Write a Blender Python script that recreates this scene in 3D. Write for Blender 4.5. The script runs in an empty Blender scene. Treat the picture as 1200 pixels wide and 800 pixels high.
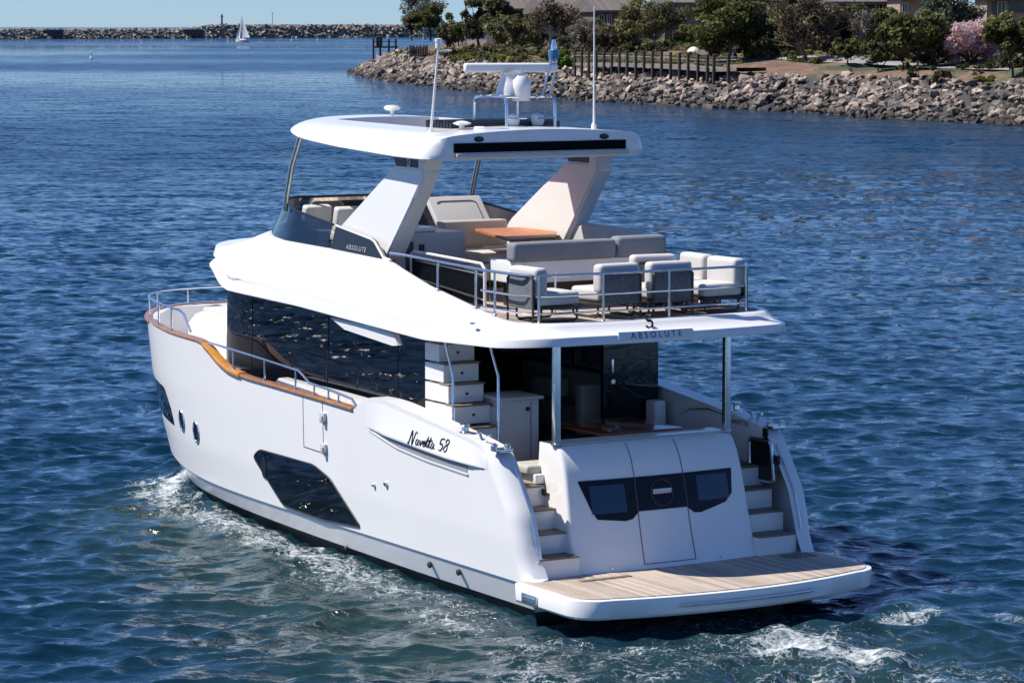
import bpy, bmesh, math, random
import numpy as np
from mathutils import Vector, Matrix
R = math.radians
random.seed(7); RNG = np.random.default_rng(11)
S = bpy.context.scene
COL = S.collection

# ------------------------------------------------------------------ camera, sky, sun, exposure
CAM = Vector((-35.526, 24.082, 8.371)); YAW = -0.53435; PITCH = math.atan(374/3500); F35 = 3500.0
cam_data = bpy.data.cameras.new('camera'); cam = bpy.data.objects.new('camera', cam_data); COL.objects.link(cam)
cam.location = CAM
_f = Vector((math.cos(YAW)*math.cos(PITCH), math.sin(YAW)*math.cos(PITCH), -math.sin(PITCH)))
cam.rotation_euler = _f.to_track_quat('-Z', 'Y').to_euler()
cam_data.sensor_width = 36; cam_data.lens = 36*F35/1200; cam_data.clip_start = 0.5; cam_data.clip_end = 20000
S.camera = cam
SUN_DIR = Vector((0.74, 1.10, 1.76)).normalized()
sun_el = math.asin(SUN_DIR.z); sun_az = math.atan2(SUN_DIR.x, SUN_DIR.y)
world = bpy.data.worlds.new('World'); S.world = world; world.use_nodes = True
nt = world.node_tree; nt.nodes.clear()
sky = nt.nodes.new('ShaderNodeTexSky'); sky.sky_type = 'NISHITA'; sky.sun_disc = False
sky.sun_elevation = sun_el; sky.sun_rotation = sun_az
sky.altitude = 0; sky.air_density = 0.55; sky.dust_density = 0.0; sky.ozone_density = 6.0
bg = nt.nodes.new('ShaderNodeBackground'); bg.inputs['Strength'].default_value = 0.135
wo = nt.nodes.new('ShaderNodeOutputWorld')
tint = nt.nodes.new('ShaderNodeVectorMath'); tint.operation = 'MULTIPLY'; tint.inputs[1].default_value = (.78, .88, 1.02)
tcw = nt.nodes.new('ShaderNodeTexCoord'); sxw = nt.nodes.new('ShaderNodeSeparateXYZ'); mrw = nt.nodes.new('ShaderNodeMapRange'); scw = nt.nodes.new('ShaderNodeVectorMath'); scw.operation = 'SCALE'
mrw.inputs['From Min'].default_value = 0; mrw.inputs['From Max'].default_value = .3; mrw.inputs['To Min'].default_value = .52; mrw.inputs['To Max'].default_value = 1.0   # clear marine air: the horizon band is not brighter than the sky above
nt.links.new(tcw.outputs['Generated'], sxw.inputs[0]); nt.links.new(sxw.outputs[2], mrw.inputs[0])
nt.links.new(sky.outputs[0], tint.inputs[0]); nt.links.new(tint.outputs[0], scw.inputs[0]); nt.links.new(mrw.outputs[0], scw.inputs['Scale']); nt.links.new(scw.outputs[0], bg.inputs[0]); nt.links.new(bg.outputs[0], wo.inputs[0])
sd = bpy.data.lights.new('sun', 'SUN'); sd.energy = 4.5; sd.angle = R(0.53); sd.color = (1.0, 0.95, 0.88)
sun = bpy.data.objects.new('sun', sd); COL.objects.link(sun)
sun.rotation_euler = (-SUN_DIR).to_track_quat('-Z', 'Y').to_euler(); sun.location = (0, 0, 60)
S.view_settings.view_transform = 'Standard'; S.view_settings.look = 'None'
S.view_settings.exposure = 0.50; S.view_settings.gamma = 1.0; S.view_settings.use_curve_mapping = False
S.render.engine = 'CYCLES'
S.cycles.max_bounces = 8; S.cycles.transparent_max_bounces = 12; S.cycles.caustics_reflective = False; S.cycles.caustics_refractive = False

# ------------------------------------------------------------------ materials
MATS = {}
def mat(name, color, rough=0.5, metal=0.0, coat=0.0, noise=None, bump=None, spec=None, ior=None):
    """Principled; noise=(scale, amount) varies colour, bump=(scale, strength, distance)"""
    m = bpy.data.materials.new(name); m.use_nodes = True; t = m.node_tree; p = t.nodes['Principled BSDF']
    p.inputs['Base Color'].default_value = (*color, 1); p.inputs['Roughness'].default_value = rough
    p.inputs['Metallic'].default_value = metal; p.inputs['Coat Weight'].default_value = coat
    p.inputs['Coat Roughness'].default_value = 0.04
    if spec is not None: p.inputs['Specular IOR Level'].default_value = spec
    if ior: p.inputs['IOR'].default_value = ior
    if noise or bump:
        tc = t.nodes.new('ShaderNodeTexCoord')
    if noise:
        n = t.nodes.new('ShaderNodeTexNoise'); n.inputs['Scale'].default_value = noise[0]; n.inputs['Detail'].default_value = 4
        r = t.nodes.new('ShaderNodeMapRange'); r.inputs['To Min'].default_value = 1-noise[1]; r.inputs['To Max'].default_value = 1+noise[1]
        r.inputs['From Min'].default_value = .3; r.inputs['From Max'].default_value = .7
        h = t.nodes.new('ShaderNodeVectorMath'); h.operation = 'SCALE'; h.inputs[0].default_value = color
        t.links.new(tc.outputs['Object'], n.inputs['Vector']); t.links.new(n.outputs[0], r.inputs[0]); t.links.new(r.outputs[0], h.inputs['Scale'])
        t.links.new(h.outputs[0], p.inputs['Base Color'])
    if bump:
        n = t.nodes.new('ShaderNodeTexNoise'); n.inputs['Scale'].default_value = bump[0]; n.inputs['Detail'].default_value = 3
        b = t.nodes.new('ShaderNodeBump'); b.inputs['Strength'].default_value = bump[1]; b.inputs['Distance'].default_value = bump[2]
        t.links.new(tc.outputs['Object'], n.inputs['Vector']); t.links.new(n.outputs[0], b.inputs['Height']); t.links.new(b.outputs[0], p.inputs['Normal'])
    MATS[name] = m
    return m
gel = mat('white_gelcoat', (.82, .805, .775), .16, noise=(.5, .012), bump=(.7, .05, .02))
gel_grey = mat('pale_grey_gelcoat', (.52, .51, .49), .3, noise=(1.5, .03))
boot = mat('black_antifouling', (.012, .014, .015), .45, noise=(3, .3))
groove = mat('dark_seam', (.03, .03, .032), .6)
glass = mat('tinted_black_glass', (.004, .006, .009), .015, ior=1.52)
blackp = mat('black_plastic', (.012, .012, .014), .35)
steel = mat('polished_steel', (.78, .78, .77), .24, 1.0, noise=(9, .06))
fabric = mat('beige_upholstery', (.44, .41, .37), .85, noise=(2.5, .05), bump=(60, .25, .004))
fabric_l = mat('light_upholstery', (.56, .54, .51), .85, noise=(2.5, .04), bump=(60, .25, .004))
fabric_d = mat('grey_upholstery', (.21, .22, .24), .85, noise=(2.5, .06), bump=(60, .25, .004))  # grey saloon seat; also the shade painted on the flybridge sofa's rear back
mesh_d = mat('woven_dark_mesh', (.15, .15, .155), .8, noise=(30, .3), bump=(90, .5, .004))
frame_d = mat('dark_bronze_frame', (.055, .045, .04), .4, .3)
varnish = mat('varnished_teak', (.52, .22, .028), .25, coat=.5, noise=(5, .25))
caprail_m = mat('cap_rail_teak', (.34, .155, .06), .35, coat=.3, noise=(6, .25))
tabwood = mat('red_brown_table_wood', (.27, .075, .026), .18, coat=.6, noise=(7, .2))
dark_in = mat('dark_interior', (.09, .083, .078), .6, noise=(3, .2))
navy = mat('dark_blue_glass', (.006, .020, .055), .10, ior=1.6)
lett = mat('dark_lettering', (.012, .012, .014), .3)
lettw = mat('silver_lettering', (.6, .6, .6), .25, .3)
def smoked(name, tint, mix):
    m = bpy.data.materials.new(name); m.use_nodes = True; t = m.node_tree; t.nodes.clear()
    o = t.nodes.new('ShaderNodeOutputMaterial'); tr = t.nodes.new('ShaderNodeBsdfTransparent'); tr.inputs[0].default_value = (*tint, 1)
    g = t.nodes.new('ShaderNodeBsdfGlossy'); g.inputs['Roughness'].default_value = .02; g.inputs[0].default_value = (.9, .95, 1, 1)
    fr = t.nodes.new('ShaderNodeFresnel'); fr.inputs[0].default_value = 1.5
    mx = t.nodes.new('ShaderNodeMixShader')
    t.links.new(fr.outputs[0], mx.inputs[0]); t.links.new(tr.outputs[0], mx.inputs[1]); t.links.new(g.outputs[0], mx.inputs[2]); t.links.new(mx.outputs[0], o.inputs[0])
    return m
smoke = smoked('smoked_glass', (.20, .23, .26), .5)
smoke_d = smoked('dark_smoked_glass', (.10, .11, .13), .5)
pane = smoked('clear_pane', (.55, .62, .68), .5)
def plank_mat(name, col, gap, axis='Y', width=.07, rough=.65, var=.16):
    """planks running fore-aft or athwartships with dark caulking"""
    m = bpy.data.materials.new(name); m.use_nodes = True; t = m.node_tree; p = t.nodes['Principled BSDF']
    tc = t.nodes.new('ShaderNodeTexCoord'); sx = t.nodes.new('ShaderNodeSeparateXYZ'); t.links.new(tc.outputs['Object'], sx.inputs[0])
    d = t.nodes.new('ShaderNodeMath'); d.operation = 'DIVIDE'; d.inputs[1].default_value = width; t.links.new(sx.outputs[axis], d.inputs[0])
    fl = t.nodes.new('ShaderNodeMath'); fl.operation = 'FLOOR'; t.links.new(d.outputs[0], fl.inputs[0])
    frc = t.nodes.new('ShaderNodeMath'); frc.operation = 'FRACT'; t.links.new(d.outputs[0], frc.inputs[0])
    lt = t.nodes.new('ShaderNodeMath'); lt.operation = 'LESS_THAN'; lt.inputs[1].default_value = .07; t.links.new(frc.outputs[0], lt.inputs[0])
    wn = t.nodes.new('ShaderNodeTexWhiteNoise'); wn.noise_dimensions = '1D'; t.links.new(fl.outputs[0], wn.inputs['W'])
    mp = t.nodes.new('ShaderNodeMapping'); mp.inputs['Scale'].default_value = (2, 40, 2) if axis == 'Y' else (40, 2, 2); t.links.new(tc.outputs['Object'], mp.inputs[0])
    n = t.nodes.new('ShaderNodeTexNoise'); n.inputs['Scale'].default_value = 1.0; n.inputs['Detail'].default_value = 5; t.links.new(mp.outputs[0], n.inputs[0])
    n2 = t.nodes.new('ShaderNodeTexNoise'); n2.inputs['Scale'].default_value = 1.6; n2.inputs['Detail'].default_value = 3; t.links.new(tc.outputs['Object'], n2.inputs[0])
    a = t.nodes.new('ShaderNodeMath'); a.operation = 'ADD'; t.links.new(wn.outputs['Value'], a.inputs[0]); t.links.new(n.outputs[0], a.inputs[1])
    a2 = t.nodes.new('ShaderNodeMath'); a2.operation = 'ADD'; t.links.new(a.outputs[0], a2.inputs[0]); t.links.new(n2.outputs[0], a2.inputs[1])
    mr = t.nodes.new('ShaderNodeMapRange'); mr.inputs['From Min'].default_value = .8; mr.inputs['From Max'].default_value = 2.2; mr.inputs['To Min'].default_value = 1-var; mr.inputs['To Max'].default_value = 1+var; t.links.new(a2.outputs[0], mr.inputs[0])
    sc = t.nodes.new('ShaderNodeVectorMath'); sc.operation = 'SCALE'; sc.inputs[0].default_value = col; t.links.new(mr.outputs[0], sc.inputs['Scale'])
    mx = t.nodes.new('ShaderNodeMix'); mx.data_type = 'RGBA'; t.links.new(lt.outputs[0], mx.inputs[0]); t.links.new(sc.outputs[0], mx.inputs[6]); mx.inputs[7].default_value = (*gap, 1)
    t.links.new(mx.outputs[2], p.inputs['Base Color']); p.inputs['Roughness'].default_value = rough
    return m
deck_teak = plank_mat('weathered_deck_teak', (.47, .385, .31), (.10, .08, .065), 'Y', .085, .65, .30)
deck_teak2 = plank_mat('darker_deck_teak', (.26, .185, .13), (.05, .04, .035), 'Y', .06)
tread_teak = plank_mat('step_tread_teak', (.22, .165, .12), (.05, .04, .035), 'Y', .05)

# ------------------------------------------------------------------ mesh helpers
class MB:
    def __init__(s): s.b = bmesh.new()
    def face(s, pts):
        vs = [s.b.verts.new(p) for p in pts]
        try: return s.b.faces.new(vs)
        except ValueError: return None
    def box(s, x0, x1, y0, y1, z0, z1, bev=0, seg=2, M=None):
        t = bmesh.new()
        bmesh.ops.create_cube(t, size=1, matrix=Matrix.Translation(((x0+x1)/2, (y0+y1)/2, (z0+z1)/2)) @ Matrix.Diagonal((abs(x1-x0), abs(y1-y0), abs(z1-z0), 1)))
        if bev: bmesh.ops.bevel(t, geom=list(t.edges), offset=bev, segments=seg, affect='EDGES', profile=.6)
        if M: bmesh.ops.transform(t, matrix=M, verts=t.verts)
        s.add(t); return s
    def add(s, t):
        me = bpy.data.meshes.new('tmp'); t.to_mesh(me); t.free(); s.b.from_mesh(me); bpy.data.meshes.remove(me)
    def tube(s, path, r, seg=8, closed=False, cap=True):
        P = [Vector(p) for p in path]; n = len(P); rr = r if hasattr(r, '__len__') else [r]*n
        rings = []; up = Vector((0, 0, 1)); last = None
        for i in range(n):
            if closed: d = P[(i+1) % n]-P[i-1]
            else: d = P[min(i+1, n-1)]-P[max(i-1, 0)]
            d.normalize()
            a = last if last is not None else (up if abs(d.z) < .9 else Vector((1, 0, 0)))
            a = (a-d*a.dot(d)).normalized(); last = a; c = d.cross(a)
            rings.append([s.b.verts.new(P[i]+(a*math.cos(2*math.pi*k/seg)+c*math.sin(2*math.pi*k/seg))*rr[i]) for k in range(seg)])
        m = n if closed else n-1
        for i in range(m):
            A, B = rings[i], rings[(i+1) % n]
            for k in range(seg): s.b.faces.new((A[k], A[(k+1) % seg], B[(k+1) % seg], B[k]))
        if cap and not closed:
            s.b.faces.new(rings[0][::-1]); s.b.faces.new(rings[-1])
        return s
    def grid(s, rows, closed=False, capends=False):
        """rows: list of equal-length point lists"""
        V = [[s.b.verts.new(p) for p in r] for r in rows]
        for i in range(len(V)-1 + (1 if closed else 0)):
            A, B = V[i], V[(i+1) % len(V)]
            for k in range(len(A)-1):
                try: s.b.faces.new((A[k], A[k+1], B[k+1], B[k]))
                except ValueError: pass
        return V
    def prism(s, pts, d):
        """extrude closed polygon pts (list of vectors) by vector d"""
        d = Vector(d); A = [s.b.verts.new(p) for p in pts]; B = [s.b.verts.new(Vector(p)+d) for p in pts]; n = len(pts)
        s.b.faces.new(A[::-1]); s.b.faces.new(B)
        for i in range(n): s.b.faces.new((A[i], A[(i+1) % n], B[(i+1) % n], B[i]))
        return s
    def lathe(s, prof, c=(0, 0, 0), seg=16, axis='z'):
        c = Vector(c); rings = []
        for r, h in prof:
            ring = []
            for k in range(seg):
                a = 2*math.pi*k/seg; x, y = r*math.cos(a), r*math.sin(a)
                p = {'z': (x, y, h), 'x': (h, x, y), 'y': (x, h, y)}[axis]
                ring.append(s.b.verts.new(c+Vector(p)))
            rings.append(ring)
        for A, B in zip(rings, rings[1:]):
            for k in range(seg): s.b.faces.new((A[k], A[(k+1) % seg], B[(k+1) % seg], B[k]))
        s.b.faces.new(rings[0][::-1]); s.b.faces.new(rings[-1]); return s
    def build(s, name, m, parent=None, smooth=38, weld=0.0, M=None):
        if weld: bmesh.ops.remove_doubles(s.b, verts=s.b.verts, dist=weld)
        bmesh.ops.recalc_face_normals(s.b, faces=s.b.faces)
        me = bpy.data.meshes.new(name); s.b.to_mesh(me); s.b.free()
        if M is not None: me.transform(M)
        return link(name, me, m, parent, smooth)
def link(name, me, m, parent=None, smooth=38):
    if m: me.materials.append(m)
    if smooth:
        me.polygons.foreach_set('use_smooth', [True]*len(me.polygons))
        me.set_sharp_from_angle(angle=R(smooth))
    o = bpy.data.objects.new(name, me); COL.objects.link(o)
    if parent: o.parent = parent
    return o
def tag(o, label=None, cat=None, group=None, kind=None):
    if label: o['label'] = label
    if cat: o['category'] = cat
    if group: o['group'] = group
    if kind: o['kind'] = kind
    return o
def empty(name, loc=(0, 0, 0), rz=0, **k):
    o = bpy.data.objects.new(name, None); o.empty_display_size = .3; COL.objects.link(o); o.location = loc; o.rotation_euler = (0, 0, rz)
    return tag(o, **k)
def copy_tree(o, parent=None):
    c = o.copy(); COL.objects.link(c)
    if parent: c.parent = parent
    for ch in [q for q in bpy.data.objects if q.parent == o]: copy_tree(ch, c)
    return c
def text_mesh(s, size, spacing=1.0, shear=0.0, depth=0.0):
    cu = bpy.data.curves.new('t', 'FONT'); cu.body = s; cu.size = size; cu.space_character = spacing; cu.shear = shear; cu.align_x = 'CENTER'; cu.align_y = 'CENTER'; cu.extrude = depth
    o = bpy.data.objects.new('t', cu); COL.objects.link(o)
    bpy.context.view_layer.update()
    me = bpy.data.meshes.new_from_object(o.evaluated_get(bpy.context.evaluated_depsgraph_get()))
    bpy.data.objects.remove(o); bpy.data.curves.remove(cu)
    return me
def lerp_tab(tab, x):
    xs = [a for a, _ in tab]; ys = [b for _, b in tab]
    return float(np.interp(x, xs, ys))
def sm_tab(tab, x):
    """piecewise smoothstep interpolation"""
    if x <= tab[0][0]: return tab[0][1]
    for (a, p), (b, q) in zip(tab, tab[1:]):
        if x <= b:
            t = (x-a)/(b-a); return p+(q-p)*t
    return tab[-1][1]

# ================================================================== WATER
ST = dict(z=[-.6, 0., .40, 1.0, 2.0, 3.1], B=[2.0, 2.42, 2.56, 2.60, 2.62, 2.63], x0=[5, 6, 6.5, 7.5, 8, 8.5],
          tip=[14.4, 15.4, 15.85, 16.0, 16.3, 16.5], n=[2.2, 2.7, 2.8, 2.8, 2.9, 2.9])
XA = [(-1, .3), (.44, .3), (.69, .44), (.95, .52), (1.36, .66), (1.75, .94), (2.09, 1.19), (2.25, 1.36), (4, 1.36)]
def xa(z): return lerp_tab(XA, z)
def zz_of(x, z):
    lift = .32*max(0, (x-11)/5)**2
    return z-lift*(1-min(max((z-.4)/1.6, 0), 1))
def prm(z): return [float(np.interp(z, ST['z'], ST[k])) for k in ('B', 'x0', 'tip', 'n')]
def HY(x, z, rnd=True, r=.3):
    B, x0, tip, n = prm(zz_of(x, z))
    if x <= x0: y = B
    else: y = B*max(0, 1-min(1, (x-x0)/(tip-x0))**n)**(1/n)
    a = xa(z)
    if rnd and z > .42 and x < a+r:
        d = min(r, max(0, a+r-x)); y = min(y, B-r+math.sqrt(max(0, r*r-d*d)))
    return y
def F2(lat, dep): return Vector((CAM.x+math.cos(YAW)*dep+math.sin(YAW)*lat, CAM.y+math.sin(YAW)*dep-math.cos(YAW)*lat, 0))
def at(px, dep, z=0.0):
    p = F2((px-600)/F35*dep, dep); p.z = z; return p

def make_water():
    rs = [0.0, 10, 20, 27]; r = 30.0
    while r < 4900: rs.append(r); r += max(.062, .062*(r/38)**1.27)
    rs.append(4900); rs = np.array(rs)
    dense = np.linspace(-12.5, 12.5, 620); side = np.concatenate([np.linspace(13, 40, 90), np.linspace(44, 176, 34)])
    ang = np.radians(np.concatenate([-side[::-1], dense, side])); na = len(ang)
    A, Rr = np.meshgrid(ang, rs)
    th = YAW-A
    X = CAM.x+Rr*np.cos(th); Y = CAM.y+Rr*np.sin(th)
    dr = np.gradient(rs)[:, None]*np.ones_like(A); da = np.gradient(ang)[None, :]*Rr
    H = np.zeros_like(X); DX = np.zeros_like(X); DY = np.zeros_like(X)
    rng = np.random.default_rng(5); N = 130
    base = YAW+math.pi+R(14)
    # calmer and rougher patches
    lost = np.zeros_like(X)
    gust = .85+.25*np.sin(X*.013+1.3*np.sin(Y*.021))+.15*np.sin(X*.031-Y*.017+2)
    for i in range(N):
        lam = .24*(3.8/.24)**((i+rng.random())/N); k = 2*math.pi/lam
        th_i = base+rng.normal(0, R(26)); ph = rng.random()*6.283
        s = .046 if lam < .9 else (.026 if lam < 1.6 else .010)
        cx, cy = math.cos(th_i), math.sin(th_i)
        sp = np.abs(dr*(cx*math.cos(YAW)+cy*math.sin(YAW)))+np.abs(da*(cx*math.sin(YAW)-cy*math.cos(YAW)))
        w = np.clip(lam/(3.0*sp+1e-6)-.6, 0, 1)
        lost += .5*s*s*(1-w*w)
        if w.max() <= 0: continue
        arg = k*(X*cx+Y*cy)+ph
        a = s/k*gust*w
        H += a*np.cos(arg); DX -= cx*a*np.sin(arg)*.8; DY -= cy*a*np.sin(arg)*.8
    # ship waves: diverging crests off the bow on both sides, one smooth swell to starboard
    hy = np.array([HY(x, 0.05, False) for x in np.linspace(-2, 16.4, 200)])
    wl = np.where((X > -2) & (X < 16.4), np.interp(X, np.linspace(-2, 16.4, 200), hy), 0)
    d = np.abs(Y)-wl
    near = (X > -30) & (X < 17) & (np.abs(Y) < 22)
    for c0, amp, wid, ang_s in ((.55, .17, .42, .30), (-1.6, .075, .6, .30), (-3.8, .06, .7, .28)):
        q = np.abs(Y)-(c0+ang_s*(15.6-X)+.55)
        fall = np.exp(-np.clip(15.6-X, 0, 60)/11)
        H += np.where(near, amp*np.exp(-(q/wid)**2)*fall*(X < 16.2), 0)
    q = (Y+4.9)-(-.37)*(X-4.2)
    H += np.where((Y < -2.2), .10*np.exp(-(q/.55)**2)*np.exp(-((X-1)/8)**2), 0)
    # prop wash roughness behind the platform
    wash = np.exp(-((X+4.2)/3.2)**2)*np.exp(-((Y-.8)/3.0)**2)*np.clip((-1.0-X)/.8, 0, 1)
    H += wash*(.05*np.sin(X*5.1+2*np.sin(Y*3.3))+.045*np.sin(Y*6.3+X*2.2+1.5*np.sin(X*4.1)))
    # foam coverage 0..1
    port = np.clip(15.9-X, 0, 40)
    side = (np.abs(Y) > wl-.1) & (X < 16.6) & (X > -1)
    f1 = np.exp(-((d-.3-.10*port)/(.3+.08*port))**2)*np.clip(1.25-port/6.5, .0, 1)
    f2 = np.exp(-((d-.55)/.55)**2)*np.clip(.95-np.abs(X-7.5)/13, 0, .80)
    f2b = np.exp(-((d-.12)/.14)**2)*np.clip(.8-np.abs(X-8)/14, 0, .7)
    foam = np.where(side, np.maximum(np.maximum(f1, f2), f2b), 0)
    def blob(x, y, rx, ry, s, rot=0):
        c, sn = math.cos(rot), math.sin(rot); u = (X-x)*c+(Y-y)*sn; v = -(X-x)*sn+(Y-y)*c
        return s*np.exp(-(u/rx)**2-(v/ry)**2)
    for b in ((-2.9, .3, .9, 1.3, 1.0, .5), (-3.9, -.1, .9, .9, .95, 0), (-2.2, -2.2, .5, 1.1, .75, .3), (-3.2, -3.4, .9, .5, .55, .2), (-2.2, 2.6, .6, .9, .62, .2), (-3.3, 2.8, .8, 1.0, .55, 0),
              (-2.7, 4.4, .9, .7, .62, .2), (-1.2, 3.6, 1.3, .35, .62, 0), (-4.9, 1.6, .9, 1.4, .62, 0), (-1.2, -.2, .6, 2.0, .5, 0), (15.0, 2.0, .8, .5, .85, -.8), (13.6, 2.7, 1.2, .4, .8, -.45), (1.0, 3.6, 2.2, .5, .62, .05), (4.5, 3.6, 2.2, .5, .6, .0), (-2.5, 4.0, 1.8, .5, .58, .1), (-6, 0, 2.2, 2.2, .5, 0), (-3.0, 1.0, 2.0, 3.4, .50, 0), (-1.5, 3.2, 2.6, .9, .46, 0)):
        foam = np.maximum(foam, blob(*b))
    foam[np.abs(A) > R(13)] *= .5
    aer = np.where((Y > 0) & (X < 16), np.exp(-((d-1.0-.10*port)/(1.1+.10*port))**2)*np.clip((16-X)/4, 0, 1)*np.clip((X+9)/8, 0, 1), 0)
    aer = np.maximum(aer, wash); aer = np.maximum(aer, foam)
    H += foam*.035
    X = X+DX; Y = Y+DY
    nr = len(rs); co = np.stack([X, Y, H], -1).reshape(-1, 3).astype(np.float32)
    i = np.arange(nr-1)[:, None]*na; j = np.arange(na); j2 = (j+1) % na
    q = np.stack([i+j, i+j2, i+na+j2, i+na+j], -1).reshape(-1, 4)
    me = bpy.data.meshes.new('water'); me.vertices.add(len(co)); me.vertices.foreach_set('co', co.ravel())
    me.loops.add(q.size); me.loops.foreach_set('vertex_index', q.ravel().astype(np.int32))
    me.polygons.add(len(q)); me.polygons.foreach_set('loop_start', np.arange(0, q.size, 4, dtype=np.int32)); me.polygons.foreach_set('loop_total', np.full(len(q), 4, np.int32))
    me.update(calc_edges=True)
    me.polygons.foreach_set('use_smooth', np.ones(len(q), bool))
    at_ = me.attributes.new('foam', 'FLOAT', 'POINT'); at_.data.foreach_set('value', foam.astype(np.float32).ravel())
    at_ = me.attributes.new('aerated', 'FLOAT', 'POINT'); at_.data.foreach_set('value', aer.astype(np.float32).ravel())
    at_ = me.attributes.new('chop', 'FLOAT', 'POINT'); at_.data.foreach_set('value', np.sqrt(lost*gust**2).astype(np.float32).ravel())
    m = bpy.data.materials.new('sea_water'); m.use_nodes = True; t = m.node_tree; p = t.nodes['Principled BSDF']
    p.inputs['Base Color'].default_value = (.003, .023, .044, 1); p.inputs['Roughness'].default_value = .03; p.inputs['IOR'].default_value = 1.333
    tc = t.nodes.new('ShaderNodeTexCoord')
    def noise(scale, det, dis=0, sx=1):
        n = t.nodes.new('ShaderNodeTexNoise'); n.inputs['Scale'].default_value = scale; n.inputs['Detail'].default_value = det; n.inputs['Distortion'].default_value = dis
        mp = t.nodes.new('ShaderNodeMapping'); mp.vector_type = 'TEXTURE'; mp.inputs['Rotation'].default_value = (0, 0, YAW); mp.inputs['Scale'].default_value = (1, sx, 1)
        t.links.new(tc.outputs['Object'], mp.inputs[0]); t.links.new(mp.outputs[0], n.inputs[0]); return n
    prev = None
    for sc, det, st, di, sx in ((6.5, 3, .6, .05, 2.0), (1.6, 2, .35, .12, 2.2), (.3, 2, .3, .5, 2.5)):
        n = noise(sc, det, .6, sx); b = t.nodes.new('ShaderNodeBump'); b.inputs['Strength'].default_value = st; b.inputs['Distance'].default_value = di
        t.links.new(n.outputs[0], b.inputs['Height'])
        if prev: t.links.new(prev.outputs[0], b.inputs['Normal'])
        prev = b
    ca = t.nodes.new('ShaderNodeAttribute'); ca.attribute_name = 'chop'
    ro = t.nodes.new('ShaderNodeMapRange'); ro.inputs['From Min'].default_value = .20; ro.inputs['From Max'].default_value = .31; ro.inputs['To Min'].default_value = .03; ro.inputs['To Max'].default_value = .20; t.links.new(ca.outputs['Fac'], ro.inputs[0]); t.links.new(ro.outputs[0], p.inputs['Roughness'])
    cn = noise(3.6, 4, .2, 2.2); cs = t.nodes.new('ShaderNodeVectorMath'); cs.operation = 'SUBTRACT'; cs.inputs[1].default_value = (.5, .5, .5); t.links.new(cn.outputs['Color'], cs.inputs[0])
    cm2 = t.nodes.new('ShaderNodeVectorMath'); cm2.operation = 'MULTIPLY'; cm2.inputs[1].default_value = (9, 9, 0); cn5 = noise(.42, 3, .2, 3.0); cs5 = t.nodes.new('ShaderNodeVectorMath'); cs5.operation = 'SUBTRACT'; cs5.inputs[1].default_value = (.5, .5, .5); t.links.new(cn5.outputs['Color'], cs5.inputs[0]); ad5 = t.nodes.new('ShaderNodeVectorMath'); ad5.operation = 'MULTIPLY_ADD'; ad5.inputs[1].default_value = (.55, .55, .55); t.links.new(cs5.outputs[0], ad5.inputs[0]); t.links.new(cs.outputs[0], ad5.inputs[2]); t.links.new(ad5.outputs[0], cm2.inputs[0])
    cm3 = t.nodes.new('ShaderNodeVectorMath'); cm3.operation = 'SCALE'; t.links.new(cm2.outputs[0], cm3.inputs[0]); t.links.new(ca.outputs['Fac'], cm3.inputs['Scale'])
    ca2 = t.nodes.new('ShaderNodeVectorMath'); ca2.operation = 'ADD'; t.links.new(prev.outputs[0], ca2.inputs[0]); t.links.new(cm3.outputs[0], ca2.inputs[1])
    cnn = t.nodes.new('ShaderNodeVectorMath'); cnn.operation = 'NORMALIZE'; t.links.new(ca2.outputs[0], cnn.inputs[0]); t.links.new(cnn.outputs[0], p.inputs['Normal'])
    # foam: lacy threshold of noise by the coverage attribute
    at2 = t.nodes.new('ShaderNodeAttribute'); at2.attribute_name = 'foam'
    n1 = noise(5.5, 10, 1.2, 1.1); n1.inputs['Roughness'].default_value = .68
    vo = t.nodes.new('ShaderNodeTexVoronoi'); vo.feature = 'DISTANCE_TO_EDGE'; vo.inputs['Scale'].default_value = 7.5
    wv = t.nodes.new('ShaderNodeVectorMath'); wv.operation = 'ADD'; nw = noise(2.0, 3)
    t.links.new(tc.outputs['Object'], wv.inputs[0]); t.links.new(nw.outputs['Color'], wv.inputs[1]); t.links.new(wv.outputs[0], vo.inputs[0])
    vm = t.nodes.new('ShaderNodeMapRange'); vm.inputs['From Min'].default_value = 0; vm.inputs['From Max'].default_value = .16; vm.inputs['To Min'].default_value = .10; vm.inputs['To Max'].default_value = -.04; t.links.new(vo.outputs[0], vm.inputs[0])
    ad = t.nodes.new('ShaderNodeMath'); ad.operation = 'ADD'; t.links.new(n1.outputs[0], ad.inputs[0]); t.links.new(vm.outputs[0], ad.inputs[1])
    ml = t.nodes.new('ShaderNodeMath'); ml.operation = 'MULTIPLY_ADD'; t.links.new(at2.outputs['Fac'], ml.inputs[0]); ml.inputs[1].default_value = .46; t.links.new(ad.outputs[0], ml.inputs[2])
    th = t.nodes.new('ShaderNodeMapRange'); th.inputs['From Min'].default_value = .76; th.inputs['From Max'].default_value = 1.10; t.links.new(ml.outputs[0], th.inputs[0])
    mu = t.nodes.new('ShaderNodeMath'); mu.operation = 'MULTIPLY'; g0 = t.nodes.new('ShaderNodeMapRange'); g0.inputs['From Min'].default_value = .12; g0.inputs['From Max'].default_value = .4; t.links.new(at2.outputs['Fac'], g0.inputs[0])
    t.links.new(th.outputs[0], mu.inputs[0]); t.links.new(g0.outputs[0], mu.inputs[1])
    df = t.nodes.new('ShaderNodeBsdfDiffuse'); df.inputs[0].default_value = (.62, .66, .66, 1)
    mx = t.nodes.new('ShaderNodeMixShader'); t.links.new(mu.outputs[0], mx.inputs[0]); t.links.new(p.outputs[0], mx.inputs[1]); t.links.new(df.outputs[0], mx.inputs[2])
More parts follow.
